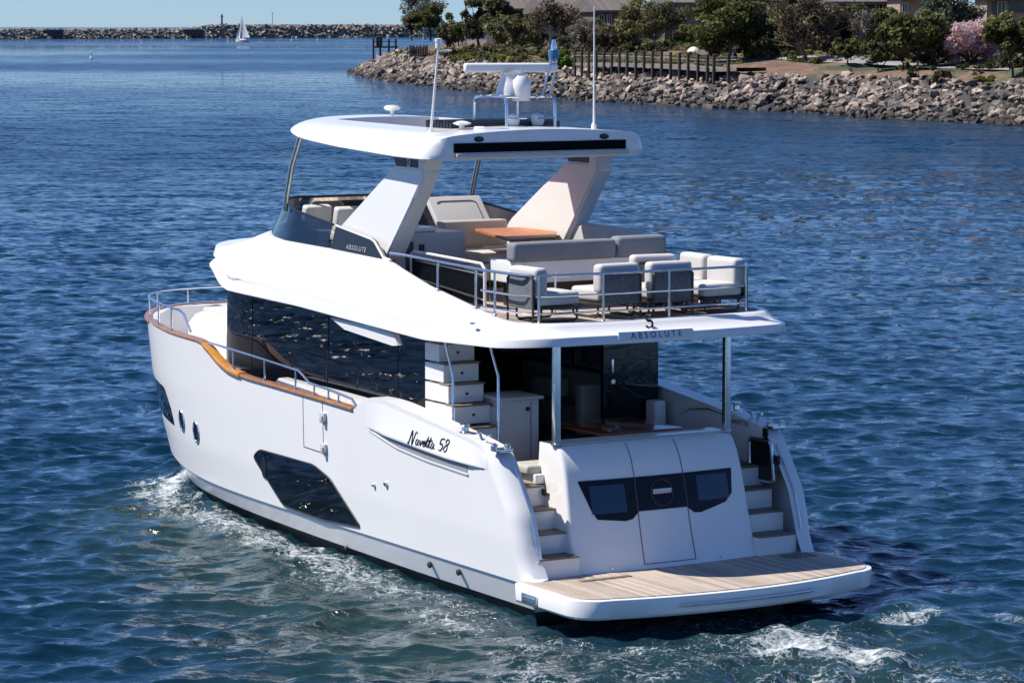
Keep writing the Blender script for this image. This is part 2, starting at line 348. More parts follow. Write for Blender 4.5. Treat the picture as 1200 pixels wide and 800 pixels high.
    # aerated water under the foam is paler green
    cm = t.nodes.new('ShaderNodeMix'); cm.data_type = 'RGBA'; cm.inputs[6].default_value = (.003, .023, .044, 1); cm.inputs[7].default_value = (.016, .042, .044, 1); aa = t.nodes.new('ShaderNodeAttribute'); aa.attribute_name = 'aerated'; t.links.new(aa.outputs['Fac'], cm.inputs[0]); t.links.new(cm.outputs[2], p.inputs['Base Color'])
    t.links.new(mx.outputs[0], t.nodes['Material Output'].inputs[0])
    me.materials.append(m)
    o = bpy.data.objects.new('water', me); COL.objects.link(o); o['kind'] = 'structure'; o.location.z = -.12
make_water()

# ================================================================== YACHT
yacht = empty('motor_yacht', (0, 0, 0))
tag(yacht, 'large white motor yacht with open flybridge and teak swim platform under way in the channel', 'yacht')
# ---- hull
ZT = [(-2, 2.20), (1.36, 2.24), (1.8, 2.31), (2.3, 2.37), (2.94, 2.44), (4.0, 2.55), (4.6, 2.61), (4.95, 2.62), (5.2, 2.57), (5.5, 2.44), (5.6, 2.36),
      (6.85, 2.40), (8.39, 2.44), (9.4, 2.46), (9.9, 2.49), (10.2, 2.52), (10.5, 2.59), (10.8, 2.69), (11.05, 2.79), (11.3, 2.87), (11.6, 2.90), (13, 2.90), (14.5, 2.94), (16.5, 3.02)]
def ztop(x): return lerp_tab(ZT, x)
def zc(x): return .40+.32*max(0, (x-11)/5)**2
def zboot(x): return .03+.10*max(0, min(1, (x-4)/8))
us = list(np.linspace(0, .022, 8))+list(np.linspace(.03, .62, 110))
tt = np.linspace(0, math.pi/2, 46)[1:]
us += [.62+.38*(math.sin(t)**.80) for t in tt]
def hull_pt(u, v, side):
    """v: 0 keel .. negative codes for fixed levels"""
    xt = 1.36+(16.5-1.36)*u; xr = .3+(16.0-.3)*u
    if v == 'k': z = -.6
    elif v == 'w': z = -.25
    elif v == 'b': z = zboot(xr)
    elif v == 'c0': z = zc(xr)-.035
    elif v == 'c1': z = zc(xr)-.012
    elif v == 'c2': z = zc(xr)+.012
    else: z = (zc(xr)+.012)*(1-v)+ztop(xt)*v
    tip = prm(zz_of(xr, z))[2]+(.0)
    x = xa(z)+(tip-xa(z))*u
    if v in ('k', 'w'): x = .3+(tip-.3)*u
    y = HY(x, z, True, .3 if side > 0 else .10) if u < .9999 else 0
    if v in ('c0', 'b'): y = max(0, y-.02)
    if v == 'c1': y = max(0, y-.055)
    return (x, y*side, z)
lv = ['b', 'c0', 'c1', 'c2']+list(np.linspace(.04, 1, 20))
m = MB()
for sd_ in (1, -1):
    m.grid([[hull_pt(u, v, sd_) for u in us] for v in lv])
# bulwark top and inner face
def yin(x, z):
    base = HY(x, min(z, 2.0), False)-.10
    th = 2.28 if x < 4.3 else (base if x > 5.8 else 2.28+(base-2.28)*(x-4.3)/1.5)
    return max(0, min(HY(x, z)-.012, th))
for sd_ in (1, -1):
    top = [hull_pt(u, 1.0, sd_) for u in us]
    rows = [top]
    for dz in (0, .25, .7, 1.2, 1.9):
        rows.append([(p[0]-(0 if p[0] < 12 else .10*((p[0]-12)/4.5)), sd_*yin(p[0], max(p[2]-dz, .46)), max(p[2]-dz, .46)) for p in top])
    m.grid(rows)
# stern face of the quarter below the top, and transom closing plate
for sd_ in (1, -1):
    a = [hull_pt(0, v, sd_) for v in lv]; b = [(p[0]+.005, sd_*min(2.28, abs(p[1])-.004), p[2]) for p in a]
    m.grid([a, b])
m.face([(.31, 2.5, .03), (.31, -2.5, .03), (.31, -2.5, .44), (.31, 2.5, .44)])
hull = m.build('hull', gel, yacht, smooth=32, weld=.002)
m = MB()
for sd_ in (1, -1):
    m.grid([[hull_pt(u, v, sd_) for u in us] for v in ('k', 'w', 'b')])
m.face([(.315, 2.4, -.5), (.315, -2.4, -.5), (.315, -2.5, .06), (.315, 2.5, .06)])
m.build('boot_stripe', boot, hull, smooth=40, weld=.002)
# ---- details lying on the hull side
def hull_patch(poly, off=.006, nx=26, nz=16, side=1):
    """fill polygon given in (x,z), following the hull surface"""
    t = bmesh.new(); vs = [t.verts.new((x, 0, z)) for x, z in poly]; t.faces.new(vs)
    x0 = min(p[0] for p in poly); x1 = max(p[0] for p in poly); z0 = min(p[1] for p in poly); z1 = max(p[1] for p in poly)
    for i in range(1, nx): bmesh.ops.bisect_plane(t, geom=list(t.verts)+list(t.edges)+list(t.faces), plane_co=(x0+(x1-x0)*i/nx, 0, 0), plane_no=(1, 0, 0))
    for i in range(1, nz): bmesh.ops.bisect_plane(t, geom=list(t.verts)+list(t.edges)+list(t.faces), plane_co=(0, 0, z0+(z1-z0)*i/nz), plane_no=(0, 0, 1))
    for v in t.verts: v.co.y = side*(HY(v.co.x, v.co.z)+off)
    return t
def hull_line(pts, r, off=.0, side=1, n=14):
    out = []
    for (x, z), (x2, z2) in zip(pts, pts[1:]):
        for i in range(n): out.append((x+(x2-x)*i/n, z+(z2-z)*i/n))
    out.append(pts[-1])
    return [(x, side*(HY(x, z)+off), z) for x, z in out]
def rnd_poly(poly, r=.06, n=4):
    out = []; N = len(poly)
    for i in range(N):
        p = Vector(poly[i]); a = Vector(poly[i-1])-p; b = Vector(poly[(i+1) % N])-p
        ra = min(r, a.length*.45); rb = min(r, b.length*.45); A = p+a.normalized()*ra; B = p+b.normalized()*rb
        for k in range(n+1):
            t = k/n; q = A*(1-t)**2+p*2*t*(1-t)+B*t*t; out.append((q.x, q.y))
    return out
WINP = [(9.28, 1.15), (9.02, 1.30), (7.02, 1.30), (6.44, 1.15), (5.46, .50), (6.73, .43), (8.22, .46)]
for sd_ in (1, -1):
    b = MB(); b.add(hull_patch(rnd_poly(WINP, .12), .012, side=sd_)); w = b.build('hull_window', glass, hull)
    b = MB(); P = rnd_poly(WINP, .12); b.tube([(x, sd_*(HY(x, z)+.008), z) for x, z in P], .014, 6, closed=True); b.build('window_rim', groove, w)
    b = MB(); q = [(8.86+.10*math.cos(a), 1.02+.19*math.sin(a)) for a in np.linspace(0, 2*math.pi, 20)[:-1]]
    b.add(hull_patch(q, .02, 6, 6, side=sd_)); b.build('opening_port', blackp, w)
    b = MB(); b.add(hull_patch(rnd_poly([(15.1, 1.95), (13.65, 1.85), (13.3, 1.5), (13.15, 1.2), (14.6, 1.30)], .08), .012, side=sd_)); b.build('bow_window', glass, hull)
    for px_, pz_ in ((12.6, 1.36), (11.82, 1.25)):
        q = [(px_+.135*math.cos(a), pz_+.185*math.sin(a)) for a in np.linspace(0, 2*math.pi, 22)[:-1]]
        b = MB(); b.add(hull_patch(q, .015, 6, 6, side=sd_)); ph = b.build('porthole', glass, hull)
        b = MB(); b.tube([(x, sd_*(HY(x, z)+.012), z) for x, z in q], .015, 8, closed=True); b.build('porthole_rim', steel, ph)
    # boarding gate: seams and hinges
    g = MB(); g.tube(hull_line([(7.36, 2.38), (7.36, 1.55), (6.66, 1.53), (6.66, 2.36)], 0, 0, sd_), .007, 6); gate = g.build('side_boarding_door', groove, hull)
    for hz in (2.12, 1.62):
        b = MB(); y = HY(6.6, hz); b.box(6.53, 6.70, sd_*(y-.01), sd_*(y+.05), hz-.06, hz+.07, .015); b.box(6.56, 6.64, sd_*(y+.02), sd_*(y+.08), hz-.09, hz+.03, .015); b.build('hinge', gel_grey, gate)
    # small fittings low on the hull
    for fx, fz, fr in ((4.95, 1.25, .035), (4.55, 1.32, .045), (3.35, .24, .05), (2.45, .27, .05), (6.2, .05, .04)):
        b = MB(); b.lathe([(fr, 0), (fr, .03), (fr*.6, .045)], (fx, HY(fx, fz)*sd_, fz), 10, 'y') if sd_ > 0 else b.lathe([(fr, 0), (fr, -.03), (fr*.6, -.045)], (fx, HY(fx, fz)*sd_, fz), 10, 'y'); b.build('skin_fitting', steel if fz > 1 else frame_d, hull)
    # air intake slot below the wing: flush patch, recess shade painted grey
    slot = [(5.05, 2.11), (4.5, 2.06), (3.25, 1.985), (2.6, 1.95), (2.0, 1.93), (2.03, 1.80), (3.25, 1.85), (4.2, 1.93)]
    b = MB(); P = rnd_poly(slot, .03, 2)
    b.add(hull_patch(P, .006, side=sd_)); sl = b.build('air_intake', mat('intake_grey', (.30, .31, .33), .4), hull)
    b = MB(); b.tube(hull_line([(5.05, 2.115), (4.5, 2.065), (3.25, 1.99), (2.6, 1.955), (1.55, 1.945)], 0, .004, sd_), .013, 6)
    b.build('intake_lip', groove, sl)  # dark line painted as the shade under the wing overhang
    # raised shoulder of the wing above the slot
    ZLN = [(1.3, 1.94), (1.55, 1.945), (2.6, 1.96), (3.25, 1.995), (4.5, 2.07), (5.05, 2.12), (5.3, 2.15)]
    sh = MB(); rows_ = []
    for x in np.linspace(1.45, 5.2, 40):
        z0_ = lerp_tab(ZLN, x); z1_ = ztop(x)-.05; fd = min(1, (x-1.45)/.5)*min(1, (5.2-x)/.7); col_ = [(x, sd_*(HY(x, z0_)-.01), z0_+.004)]
        for v in (0, .04, .10, .25, .45, .7, 1.0):
            z = z0_+(z1_-z0_)*v; o_ = fd*.055*(1-v)**1.3*(1 if v > .02 else .85)-(.004 if v == 1 else 0)+.002; col_.append((x, sd_*(HY(x, z)+o_), z))
        rows_.append(col_)
    sh.grid(rows_); sh.build('wing_shoulder', gel, hull, 50)
    lip = MB(); lip.grid([[(x, sd_*(HY(x, z)+o*min(1, 3*(5.15-x))), z) for x in np.linspace(5.1, 2.0, 24) for z in [lerp_tab([(2.0, 1.80), (3.25, 1.85), (4.2, 1.93), (5.1, 2.10)], x)+dz]] for dz, o in ((-.05, -.004), (-.012, .022), (.004, .022), (.008, -.01))]); lip.build('intake_ledge', gel, sl)
# bow flare crease is part of the mesh; name on the quarter
def hull_text(s, x, z, size, shear, spc, side=1, name='lettering'):
    me = text_mesh(s, size, spc, shear)
    for v in me.vertices:
        X = x-side*v.co.x; Z = z+v.co.y+(.012*(X-x)*0); v.co = (X, side*(HY(X, Z)+.006), Z)
    link(name, me, lett, hull, 0)
SCRIPT = [  # cursive strokes (u right, v up), cap height 1
    [(.02, .10), (.0, .0), (.08, .06), (.22, .92), (.30, .98), (.40, .10), (.46, .02), (.62, .95), (.74, 1.0), (.80, .90)],
    [(1.02, .42), (.90, .48), (.80, .30), (.82, .06), (.94, .04), (1.06, .42), (1.04, .10), (1.12, .04)],
    [(1.16, .38), (1.22, .40), (1.26, .05), (1.40, .30), (1.44, .46), (1.52, .36)],
    [(1.54, .22), (1.70, .28), (1.72, .44), (1.60, .44), (1.54, .20), (1.62, .03), (1.78, .12)],
    [(1.78, .12), (1.98, .86), (1.90, .30), (1.92, .05), (2.04, .08)], [(1.82, .52), (2.14, .58)],
    [(2.04, .08), (2.26, .86), (2.18, .30), (2.20, .05), (2.32, .10)], [(2.10, .55), (2.44, .62)],
    [(2.62, .42), (2.50, .48), (2.40, .30), (2.42, .06), (2.54, .04), (2.66, .42), (2.64, .10), (2.78, .06)],
    [(3.62, .98), (3.30, .92), (3.24, .52), (3.44, .58), (3.54, .38), (3.42, .06), (3.20, .06)],
    [(4.04, .98), (3.86, .98), (3.80, .74), (3.98, .50), (3.98, .16), (3.80, .02), (3.68, .18), (3.76, .44), (4.02, .64), (4.10, .86), (4.04, .98)]]
def smooth_path(P, n=4):
    out = []
    for i in range(len(P)-1):
        p0, p1, p2, p3 = [np.array(P[max(0, min(len(P)-1, i+k))]) for k in (-1, 0, 1, 2)]
        for t in np.linspace(0, 1, n, endpoint=False): out.append(.5*((2*p1)+(p2-p0)*t+(2*p0-5*p1+4*p2-p3)*t*t+(3*p1-p0-3*p2+p3)*t**3))
    return out+[np.array(P[-1])]
for sd_, xs0 in ((1, 3.74), (-1, 2.52)):
    m = MB()
    for st_ in SCRIPT:
        pts = []
        for u, v in smooth_path(st_):
            X = xs0-sd_*(u+.12*v)*.290; Z = 2.055+v*.19+(.0 if sd_ > 0 else 0); pts.append((X, sd_*(HY(X, Z)+.006+.055*(1-min(1, max(0, (Z-lerp_tab(ZLN, X))/(ztop(X)-.05-lerp_tab(ZLN, X)))))**1.3), Z))
        m.tube(pts, .010, 5)
    o = m.build('name_lettering', lett, hull, 60)

# ---- teak cap rail around the bow, one U
m = MB(); rows = []
xs = list(np.linspace(5.62, 10, 26))+list(np.linspace(10.1, 11.8, 26))+list(np.linspace(11.9, 14.6, 30))
pth = [(x, HY(x, 2.5+.0), ztop(x)) for x in xs]
for t in np.linspace(0, 1, 26)[1:]:
    a = t*math.pi/2; pth.append(None)
n_ = 2.9; x0, tip, B = 8.5, 16.5, 2.63
t0 = math.asin(((14.6-x0)/(tip-x0))**(n_/2)); pth = pth[:len(xs)]
for a in np.linspace(t0, math.pi/2, 40)[1:]:
    x = x0+(tip-x0)*math.sin(a)**(2/n_); y = B*max(0, math.cos(a))**(2/n_); pth.append((x, y, ztop(x)))
full = pth+[(x, -y, z) for x, y, z in pth[-2::-1]]
sec = []
for i, p in enumerate(full):
    a = Vector(full[max(0, i-1)]); c = Vector(full[min(len(full)-1, i+1)]); d = (c-a); d.z = 0; d.normalize(); nrm = Vector((-d.y, d.x, 0))   # points inward/outward
    if nrm.dot(Vector((p[0]-8, p[1], 0))) < 0: nrm = -nrm
    q = Vector(p)
    sec.append([q+nrm*.025+Vector((0, 0, -.03)), q+nrm*.034+Vector((0, 0, .0)), q+nrm*.02+Vector((0, 0, .022)), q-nrm*.11+Vector((0, 0, .022)), q-nrm*.12+Vector((0, 0, .0)), q-nrm*.11+Vector((0, 0, -.03)), q+nrm*.025+Vector((0, 0, -.03))])
m.grid(sec); m.face(sec[0][:-1]); m.face(sec[-1][:-1])
m.build('cap_rail', caprail_m, yacht, smooth=50, weld=.001)
# varnished sweep where the cap rail drops
for sd_ in (1, -1):
    m = MB(); rows = []
    for x in np.linspace(11.25, 9.7, 22):
        y = HY(x, 2.5); z = ztop(x); rows.append([(x, sd_*(y+.032), z-.055), (x, sd_*(y+.046), z-.01), (x, sd_*(y+.04), z+.022), (x, sd_*(y+.02), z+.034), (x, sd_*(y-.12), z+.034), (x, sd_*(y-.135), z)])
    m.grid(rows); m.build('cap_rail_sweep', varnish, yacht, smooth=50)

# ---- rails
def rail_post(mb, top, h, r=.018): mb.tube([(top[0], top[1], top[2]-h), top], r, 8)
for sd_ in (1, -1):
    m = MB(); P = [(x, sd_*(HY(x, 2.5)-.05), z) for x, z in ((11.25, 2.88), (10.9, 2.88), (10.1, 2.86), (9, 2.82), (7.62, 2.76), (7.45, 2.70), (7.22, 2.60), (6.5, 2.56), (5.75, 2.50), (5.6, 2.40))]
    m.tube(P, .021, 8); sr = m.build('side_rail', steel, yacht)
    for x, z in ((10.1, 2.86), (8.87, 2.81), (7.72, 2.76), (7.05, 2.58), (6.55, 2.56), (6.2, 2.53)):
        b = MB(); rail_post(b, (x, sd_*(HY(x, 2.5)-.05), z), z-ztop(x)-.03, .017); b.lathe([(.035, 0), (.03, .02)], (x, sd_*(HY(x, 2.5)-.05), ztop(x)+.03), 10); b.build('stanchion', steel, sr)
m = MB(); P = [(12.0, HY(12, 3)-.06, 3.0), (12.35, HY(12.35, 3)-.06, 3.28)]
P += [(x, HY(x, 3.)-.06, 3.33) for x in np.linspace(12.6, 14.6, 10)]
br = [(x0+(tip-.05-x0)*math.sin(a)**(2/n_), (B-.06)*max(0, math.cos(a))**(2/n_)) for a in np.linspace(t0, math.pi/2, 26)[1:]]
P += [(x, y, 3.33) for x, y in br]
P = P+[(x, -y, z) for x, y, z in P[-2::-1]]
m.tube(P, .022, 8); rl = m.build('bow_rail', steel, yacht)
for k in (4, 8, 15, 24, 33, 40, len(P)-16, len(P)-9, len(P)-5):
    p = P[k]; b = MB(); b.tube([(p[0], p[1], ztop(p[0])+.02), p], .017, 8); b.lathe([(.035, 0), (.03, .02)], (p[0], p[1], ztop(p[0])+.03), 10); b.build('stanchion', steel, rl)
# flag staff at the stem, anchor gear
m = MB(); m.tube([(15.6, -1.2, 3.12), (15.6, -1.2, 3.95)], .012, 6); m.build('jackstaff', steel, yacht)

# ---- decks
def in_outline(x): return max(0, yin(x, ztop(x))-.004)
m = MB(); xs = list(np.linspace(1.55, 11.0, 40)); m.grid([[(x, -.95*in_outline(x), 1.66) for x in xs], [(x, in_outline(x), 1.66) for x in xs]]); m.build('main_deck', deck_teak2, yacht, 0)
m = MB(); xs = [11+5.2*math.sin(a) for a in np.linspace(0, math.pi/2, 30)]
m.grid([[(x, -.95*in_outline(x), 2.42) for x in xs], [(x, in_outline(x), 2.42) for x in xs]])
m.box(10.96, 11.02, -2.4, 2.4, 1.75, 2.42); m.build('foredeck', gel, yacht, 0)
# coachroof on the foredeck with sunpad and deck gear
m = MB(); cr = [(12.5, 1.55), (13.6, 1.62), (14.6, 1.35), (15.05, .6)]
o_ = cr+[(x, -y) for x, y in cr[::-1]]
rows = [[(x*1.0, y*1.0, 2.40) for x, y in o_], [(x, y, 2.86) for x, y in o_], [(12.55+(x-12.5)*.95, y*.9, 3.04) for x, y in o_], [(12.6+(x-12.5)*.9, y*.82, 3.09) for x, y in o_]]
V = m.grid([r+[r[0]] for r in rows]); m.face(rows[-1]); cro = m.build('coachroof', gel, yacht, smooth=30, weld=.002)
m = MB(); m.box(13.0, 14.4, -1.15, 1.15, 3.08, 3.17, .04); m.build('sunpad', fabric_l, yacht)
for y in (-1.5, -1.9):
    m = MB(); m.lathe([(.07, 0), (.07, .03), (.035, .05), (.04, .13), (.07, .15), (.07, .17)], (14.7, y+.2, 3.1 if y > -1.6 else 3.1), 12); m.build('mooring_bollard', steel, yacht)

# ---- swim platform
def plat_outline(ins=0):
    r_ = .5-ins; half = {}
    for sg, B0 in ((1, 2.70), (-1, 2.52)):
        B_ = B0-ins; P = [(.52, B_)]
        for a in np.linspace(0, math.pi/2, 10): P.append((-.79-r_*math.sin(a), (B_-r_)+r_*math.cos(a)))
        xe = P[-1][0]
        for y in np.linspace(B_-r_, 0, 12)[1:]: P.append((xe-.30*(1-(y/(B_-r_))**2), y))
        half[sg] = P
    return half[1]+[(x, -y) for x, y in half[-1][-2::-1]]
m = MB()
prof = [(.10, .15), (.04, .165), (.012, .20), (0, .425), (.006, .437), (.02, .442)]
rows = [[(x, y, z) for x, y in plat_outline(i)] for i, z in prof]
m.grid([r+[r[0]] for r in rows]); m.face(rows[0]); m.face(rows[-1]); plat = m.build('swim_platform', gel, yacht, smooth=35, weld=.001)
m = MB(); P = [(x+.0, y) for x, y in plat_outline(.09)]; m.prism([(x, y, .444) for x, y in P], (0, 0, .012)); m.build('platform_teak', deck_teak, plat, 0)
m = MB(); ys = np.linspace(1.2, -1.0, 14); P = [(-1.30-.30*(1-(y/2.1)**2)-.04, y, .315) for y in ys]; m.tube(P, .022, 8)
m.tube([P[0], (P[0][0]+.06, P[0][1]+.01, P[0][2])], .02, 8); m.tube([P[-1], (P[-1][0]+.06, P[-1][1]-.01, P[-1][2])], .02, 8); m.build('grab_bar', steel, plat)
m = MB(); m.box(-.08, .32, 2.69, 2.718, .20, .34, .01); m.box(-.04, .28, 2.712, 2.735, .23, .31, .01); m.build('shore_power_socket', steel, plat)
for b_ in ((.0, .10, 1.05, 1.9, .457, .470), (.02, .3, -2.25, -1.75, .457, .472)): m = MB(); m.box(*b_, .004); m.build('platform_hatch', tread_teak, plat)

# ---- transom garage
TP = [(2.36, 1.40), (2.355, 1.22), (2.33, 1.13), (2.26, 1.05), (2.1, .95), (1.86, .865), (1.5, .77), (1.2, .70), (.9, .62), (.6, .53), (.46, .46), (.42, .45)]
def TX(y, z, off=0):
    zs = [p[0] for p in TP][::-1]; xs = [p[1] for p in TP][::-1]
    x = float(np.interp(z, zs, xs))-.10*(1-min(1, (y/1.6))**2)-off
    r = .05; w = 1.53+.09*(2.36-z)/1.9
    d = max(0, abs(y)-(w-r))
    return x+(r-math.sqrt(max(0, r*r-d*d)))
m = MB(); zs_ = [2.357, 2.35, 2.33, 2.30, 2.26, 2.18, 2.1, 1.98, 1.86, 1.7, 1.5, 1.35, 1.2, 1.05, .9, .75, .6, .5, .44]
def yw(s, z):
    w = 1.53+.09*(2.36-z)/1.9; return s*w
ss = [-1, -.998, -.994, -.988, -.98, -.968]+list(np.linspace(-.95, .95, 29))+[.968, .98, .988, .994, .998, 1]
rows = [[(TX(yw(s, z), z), yw(s, z), z) for s in ss] for z in zs_]
m.grid(rows); m.grid([[(1.62, yw(s, 2.36), 2.36) for s in ss], rows[0]])
for sg in (-1, 1):
    m.grid([[(TX(yw(sg, z), z), yw(sg, z), z) for z in zs_], [(1.62, yw(sg, z), z) for z in zs_]])
m.grid([[(1.62, yw(s, 2.36), 2.36) for s in ss], [(1.62, yw(s, 1.7), 1.7) for s in ss]])
tran = m.build('transom', gel, yacht, smooth=34, weld=.001)
def tran_patch(f, ny=40, off=.008):
    """f(y) -> (z_low, z_high)"""
    rows = []
    for y in f[0]:
        lo, hi = f[1](y); rows.append([(TX(y, z, off), y, z) for z in np.linspace(lo, hi, 9)])
    b = MB(); b.grid(rows); return b
BW = [(-1.33, 1.84), (-1.28, 1.50), (-1.14, 1.38), (-.66, 1.27), (-.54, 1.28), (-.42, 1.37), (.42, 1.37), (.54, 1.27), (.66, 1.25), (1.12, 1.30), (1.20, 1.42), (1.36, 1.84)]
ysb = sorted(set(list(np.linspace(-1.33, 1.36, 60))+[p[0] for p in BW]))
tran.location = (0, .1, -.1)
w = tran_patch((ysb, lambda y: (lerp_tab(BW, y), 1.86))).build('transom_window', mat('black_transom_panel', (.004, .004, .006), .22, spec=.25), tran)
for a, b_, zl, zh in ((-1.22, -.64, 1.44, 1.80), (.62, 1.20, 1.38, 1.78)):
    tran_patch((np.linspace(a, b_, 10), lambda y: (zl, zh)), off=.014).build('pane', navy, w)
m = MB(); m.tube([(TX(0, 1.61+.19*math.sin(a), .014), .19*math.cos(a), 1.61+.19*math.sin(a)) for a in np.linspace(0, 2*math.pi, 28)[:-1]], .016, 6, closed=True); m.build('speaker_ring', groove, w)
m = MB(); m.box(TX(0, 1.6, .034), TX(0, 1.6, .006), -.16, .16, 1.60, 1.67, .003); m.build('name_badge', lettw, w)
m = MB()
for sg in (-1, 1): m.tube([(TX(sg*.44, z, .004), sg*(.42+.03*(2.3-z)/1.7), z) for z in np.linspace(2.33, .62, 30)], .007, 6)
m.tube([(TX(y, .62, 0), y, .62) for y in np.linspace(-.45, .45, 8)], .007, 6); m.build('garage_door_seam', mat('seam_grey', (.12, .12, .125), .5), tran)
m = MB(); m.tube([(1.2, 1.5, 2.36), (1.13, 1.45, 2.37), (1.12, 0, 2.37), (1.13, -1.45, 2.37), (1.2, -1.5, 2.36)], .012, 6); m.build('top_trim', gel_grey, tran)
for y, z in ((1.2, 2.3), (.5, 2.3), (-.5, 2.3), (-1.2, 2.3), (1.0, .6), (-.9, .6), (-1.05, 2.28)):
    m = MB(); m.lathe([(.02, 0), (.015, -.015)], (TX(y, z), y, z), 8, 'x'); m.build('fitting', steel, tran)
m = MB()
for i in range(4): m = MB(); m.lathe([(.028, 0), (.02, -.02)], (TX(-1.1-.09*i, .53, .0)-.001, -1.05-.09*i, .53), 8, 'x'); m.build('indicator_light', frame_d, tran)
# ---- stern stairs either side
for sg in (1, -1):
    m = MB(); x = .44
    for k, (xx, z) in enumerate(((.46, .85), (.80, 1.15), (1.10, 1.45), (1.42, 1.75))):
        m.box(xx, 2.0, sg*1.56, sg*2.26, .53 if k == 0 else z-.33, z-.03)
    st = m.build('stern_stairs', gel, yacht); st.location = (0, .1 if sg > 0 else .08, -.1)
    for k, (xx, z) in enumerate(((.44, .85), (.78, 1.15), (1.08, 1.45), (1.40, 1.75))):
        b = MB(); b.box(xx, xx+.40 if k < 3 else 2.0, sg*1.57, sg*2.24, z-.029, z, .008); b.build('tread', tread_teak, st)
    # stern handrail on the quarter
    m = MB(); m.tube([(xa(z)-.03, 2.36 if sg > 0 else -2.26, z) for z in np.linspace(2.0, .8, 12)], .014, 8); m.build('quarter_handrail', steel, yacht)
    # mooring gear on the quarter top
    z = ztop(1.3)+.02; m = MB()
    for dy in (-.09, .09): m.lathe([(.05, 0), (.05, .07), (.035, .08), (.035, .1)], (1.26+dy*.4, (2.50 if sg > 0 else -2.36)+dy, ztop(1.3)+.0), 12)
    Yc = 2.48 if sg > 0 else -2.34; m.box(1.14, 1.38, Yc-.12, Yc+.12, ztop(1.3)-.02, ztop(1.3)+.025, .01); m.build('fairlead_roller', steel, yacht)
    m = MB(); z = ztop(1.8)
    for dx in (-.11, .11): m.tube([(1.78+dx*.4, Yc, z-.02), (1.78+dx, Yc, z+.08), (1.78+dx*1.7, Yc, z+.095)], .022, 8)
    m.build('cleat', steel, yacht)
    m = MB(); z = ztop(2.3); m.lathe([(.10, -.03), (.10, .02), (.055, .035), (.05, .10), (.08, .13), (.08, .15), (.03, .16)], (2.3, Yc+.02*sg, z-.01), 16); m.build('warping_capstan', steel, yacht)
# inner starboard quarter door, plate and fittings
QY = -2.168
m = MB(); rp = rnd_poly([(1.66, 2.05), (1.09, 2.06), (1.00, 1.50), (1.04, 1.42), (1.64, 1.42)], .1, 4); m.prism([(x, QY-.004, z) for x, z in rp], (0, .02, 0)); hd = m.build('quarter_hatch', blackp, yacht)
m = MB(); m.tube([(x, QY+.02, z) for x, z in rp], .03, 8, closed=True); m.build('hatch_rim', steel, hd)
m = MB(); m.tube([(.92, QY+.01, 1.80), (.90, QY+.03, 1.55)], .02, 8); m.build('shower_hose', blackp, yacht)
m = MB(); m.box(.86, .96, QY, QY+.05, 1.72, 1.86, .02); m.build('shower_head', blackp, yacht)
m = MB(); m.box(1.18, 1.30, QY, QY+.03, 2.12, 2.24, .01); m.build('control_panel', blackp, yacht)
me = text_mesh('NAVETTA', .11, 1.0)
for v in me.vertices: v.co = (1.95-v.co.x, QY+.006, 2.24+v.co.y)
link('name_plate', me, lett, yacht, 0)
m = MB(); m.tube([(3.75, QY-.02, 2.13), (3.3, QY, 2.30), (2.81, QY, 2.36), (2.3, QY-.02, 2.30)], [.004, .02, .016, .004], 8); m.build('inner_trim', steel, yacht)
# the starboard quarter, seen from inside, stands a little nearer the centreline
for o in [hull, bpy.data.objects['cap_rail']]+[c for c in bpy.data.objects if c.parent == hull]+[c for c in bpy.data.objects if c.parent and c.parent.parent == hull]:
    for v in o.data.vertices:
        if v.co.y < 0: v.co.y *= .955

# ================================================================== SALOON
def sal_outline(off=0.0):
    P = [(x, 2.0-off) for x in np.linspace(4.15, 11, 22)]
    x0_, t_, n_2 = 11, 12.6-off, 3
    for a in np.linspace(0, math.pi/2, 18)[1:]: P.append((x0_+(t_-x0_)*math.sin(a)**(2/n_2), (2.0-off)*max(0, math.cos(a))**(2/n_2)))
    return P
pt = sal_outline(); npp = len(pt)
m = MB(); m.grid([[(x-(.10*(z-1.7) if i > 24 else 0), y+.03-.03*(z-1.75), z) for i, (x, y) in enumerate(pt)] for z in (1.75, 2.3, 2.6, 3.0, 3.4, 3.85)])
sal = m.build('saloon', glass, yacht, smooth=40)
pts_ = [(x, -y) for x, y in pt[::-1]]
for nm, z0, z1, mt in (('lower_side', 1.75, 2.70, glass), ('side_window', 2.70, 3.52, smoke), ('upper_side', 3.52, 3.86, blackp)):
    m = MB(); m.grid([[(x-(.10*(z-1.7) if i < npp-25 else 0), y-.03+.03*(z-1.75), z) for i, (x, y) in enumerate(pts_)] for z in (z0, z1)]); m.build(nm, mt, sal, smooth=40)
for x in (4.5, 6.4, 8.3, 10.2):
    m = MB(); m.box(x, x+.09, -1.99, -1.93, 2.68, 3.55); m.build('window_mullion', blackp, sal)
# panel joints and small items on the port glass
for x in (10.55, 7.7, 5.3): m = MB(); m.tube([(x, 2.035-.03*(z-1.75), z) for z in (2.3, 3.8)], .006, 5); m.build('panel_joint', groove, sal)
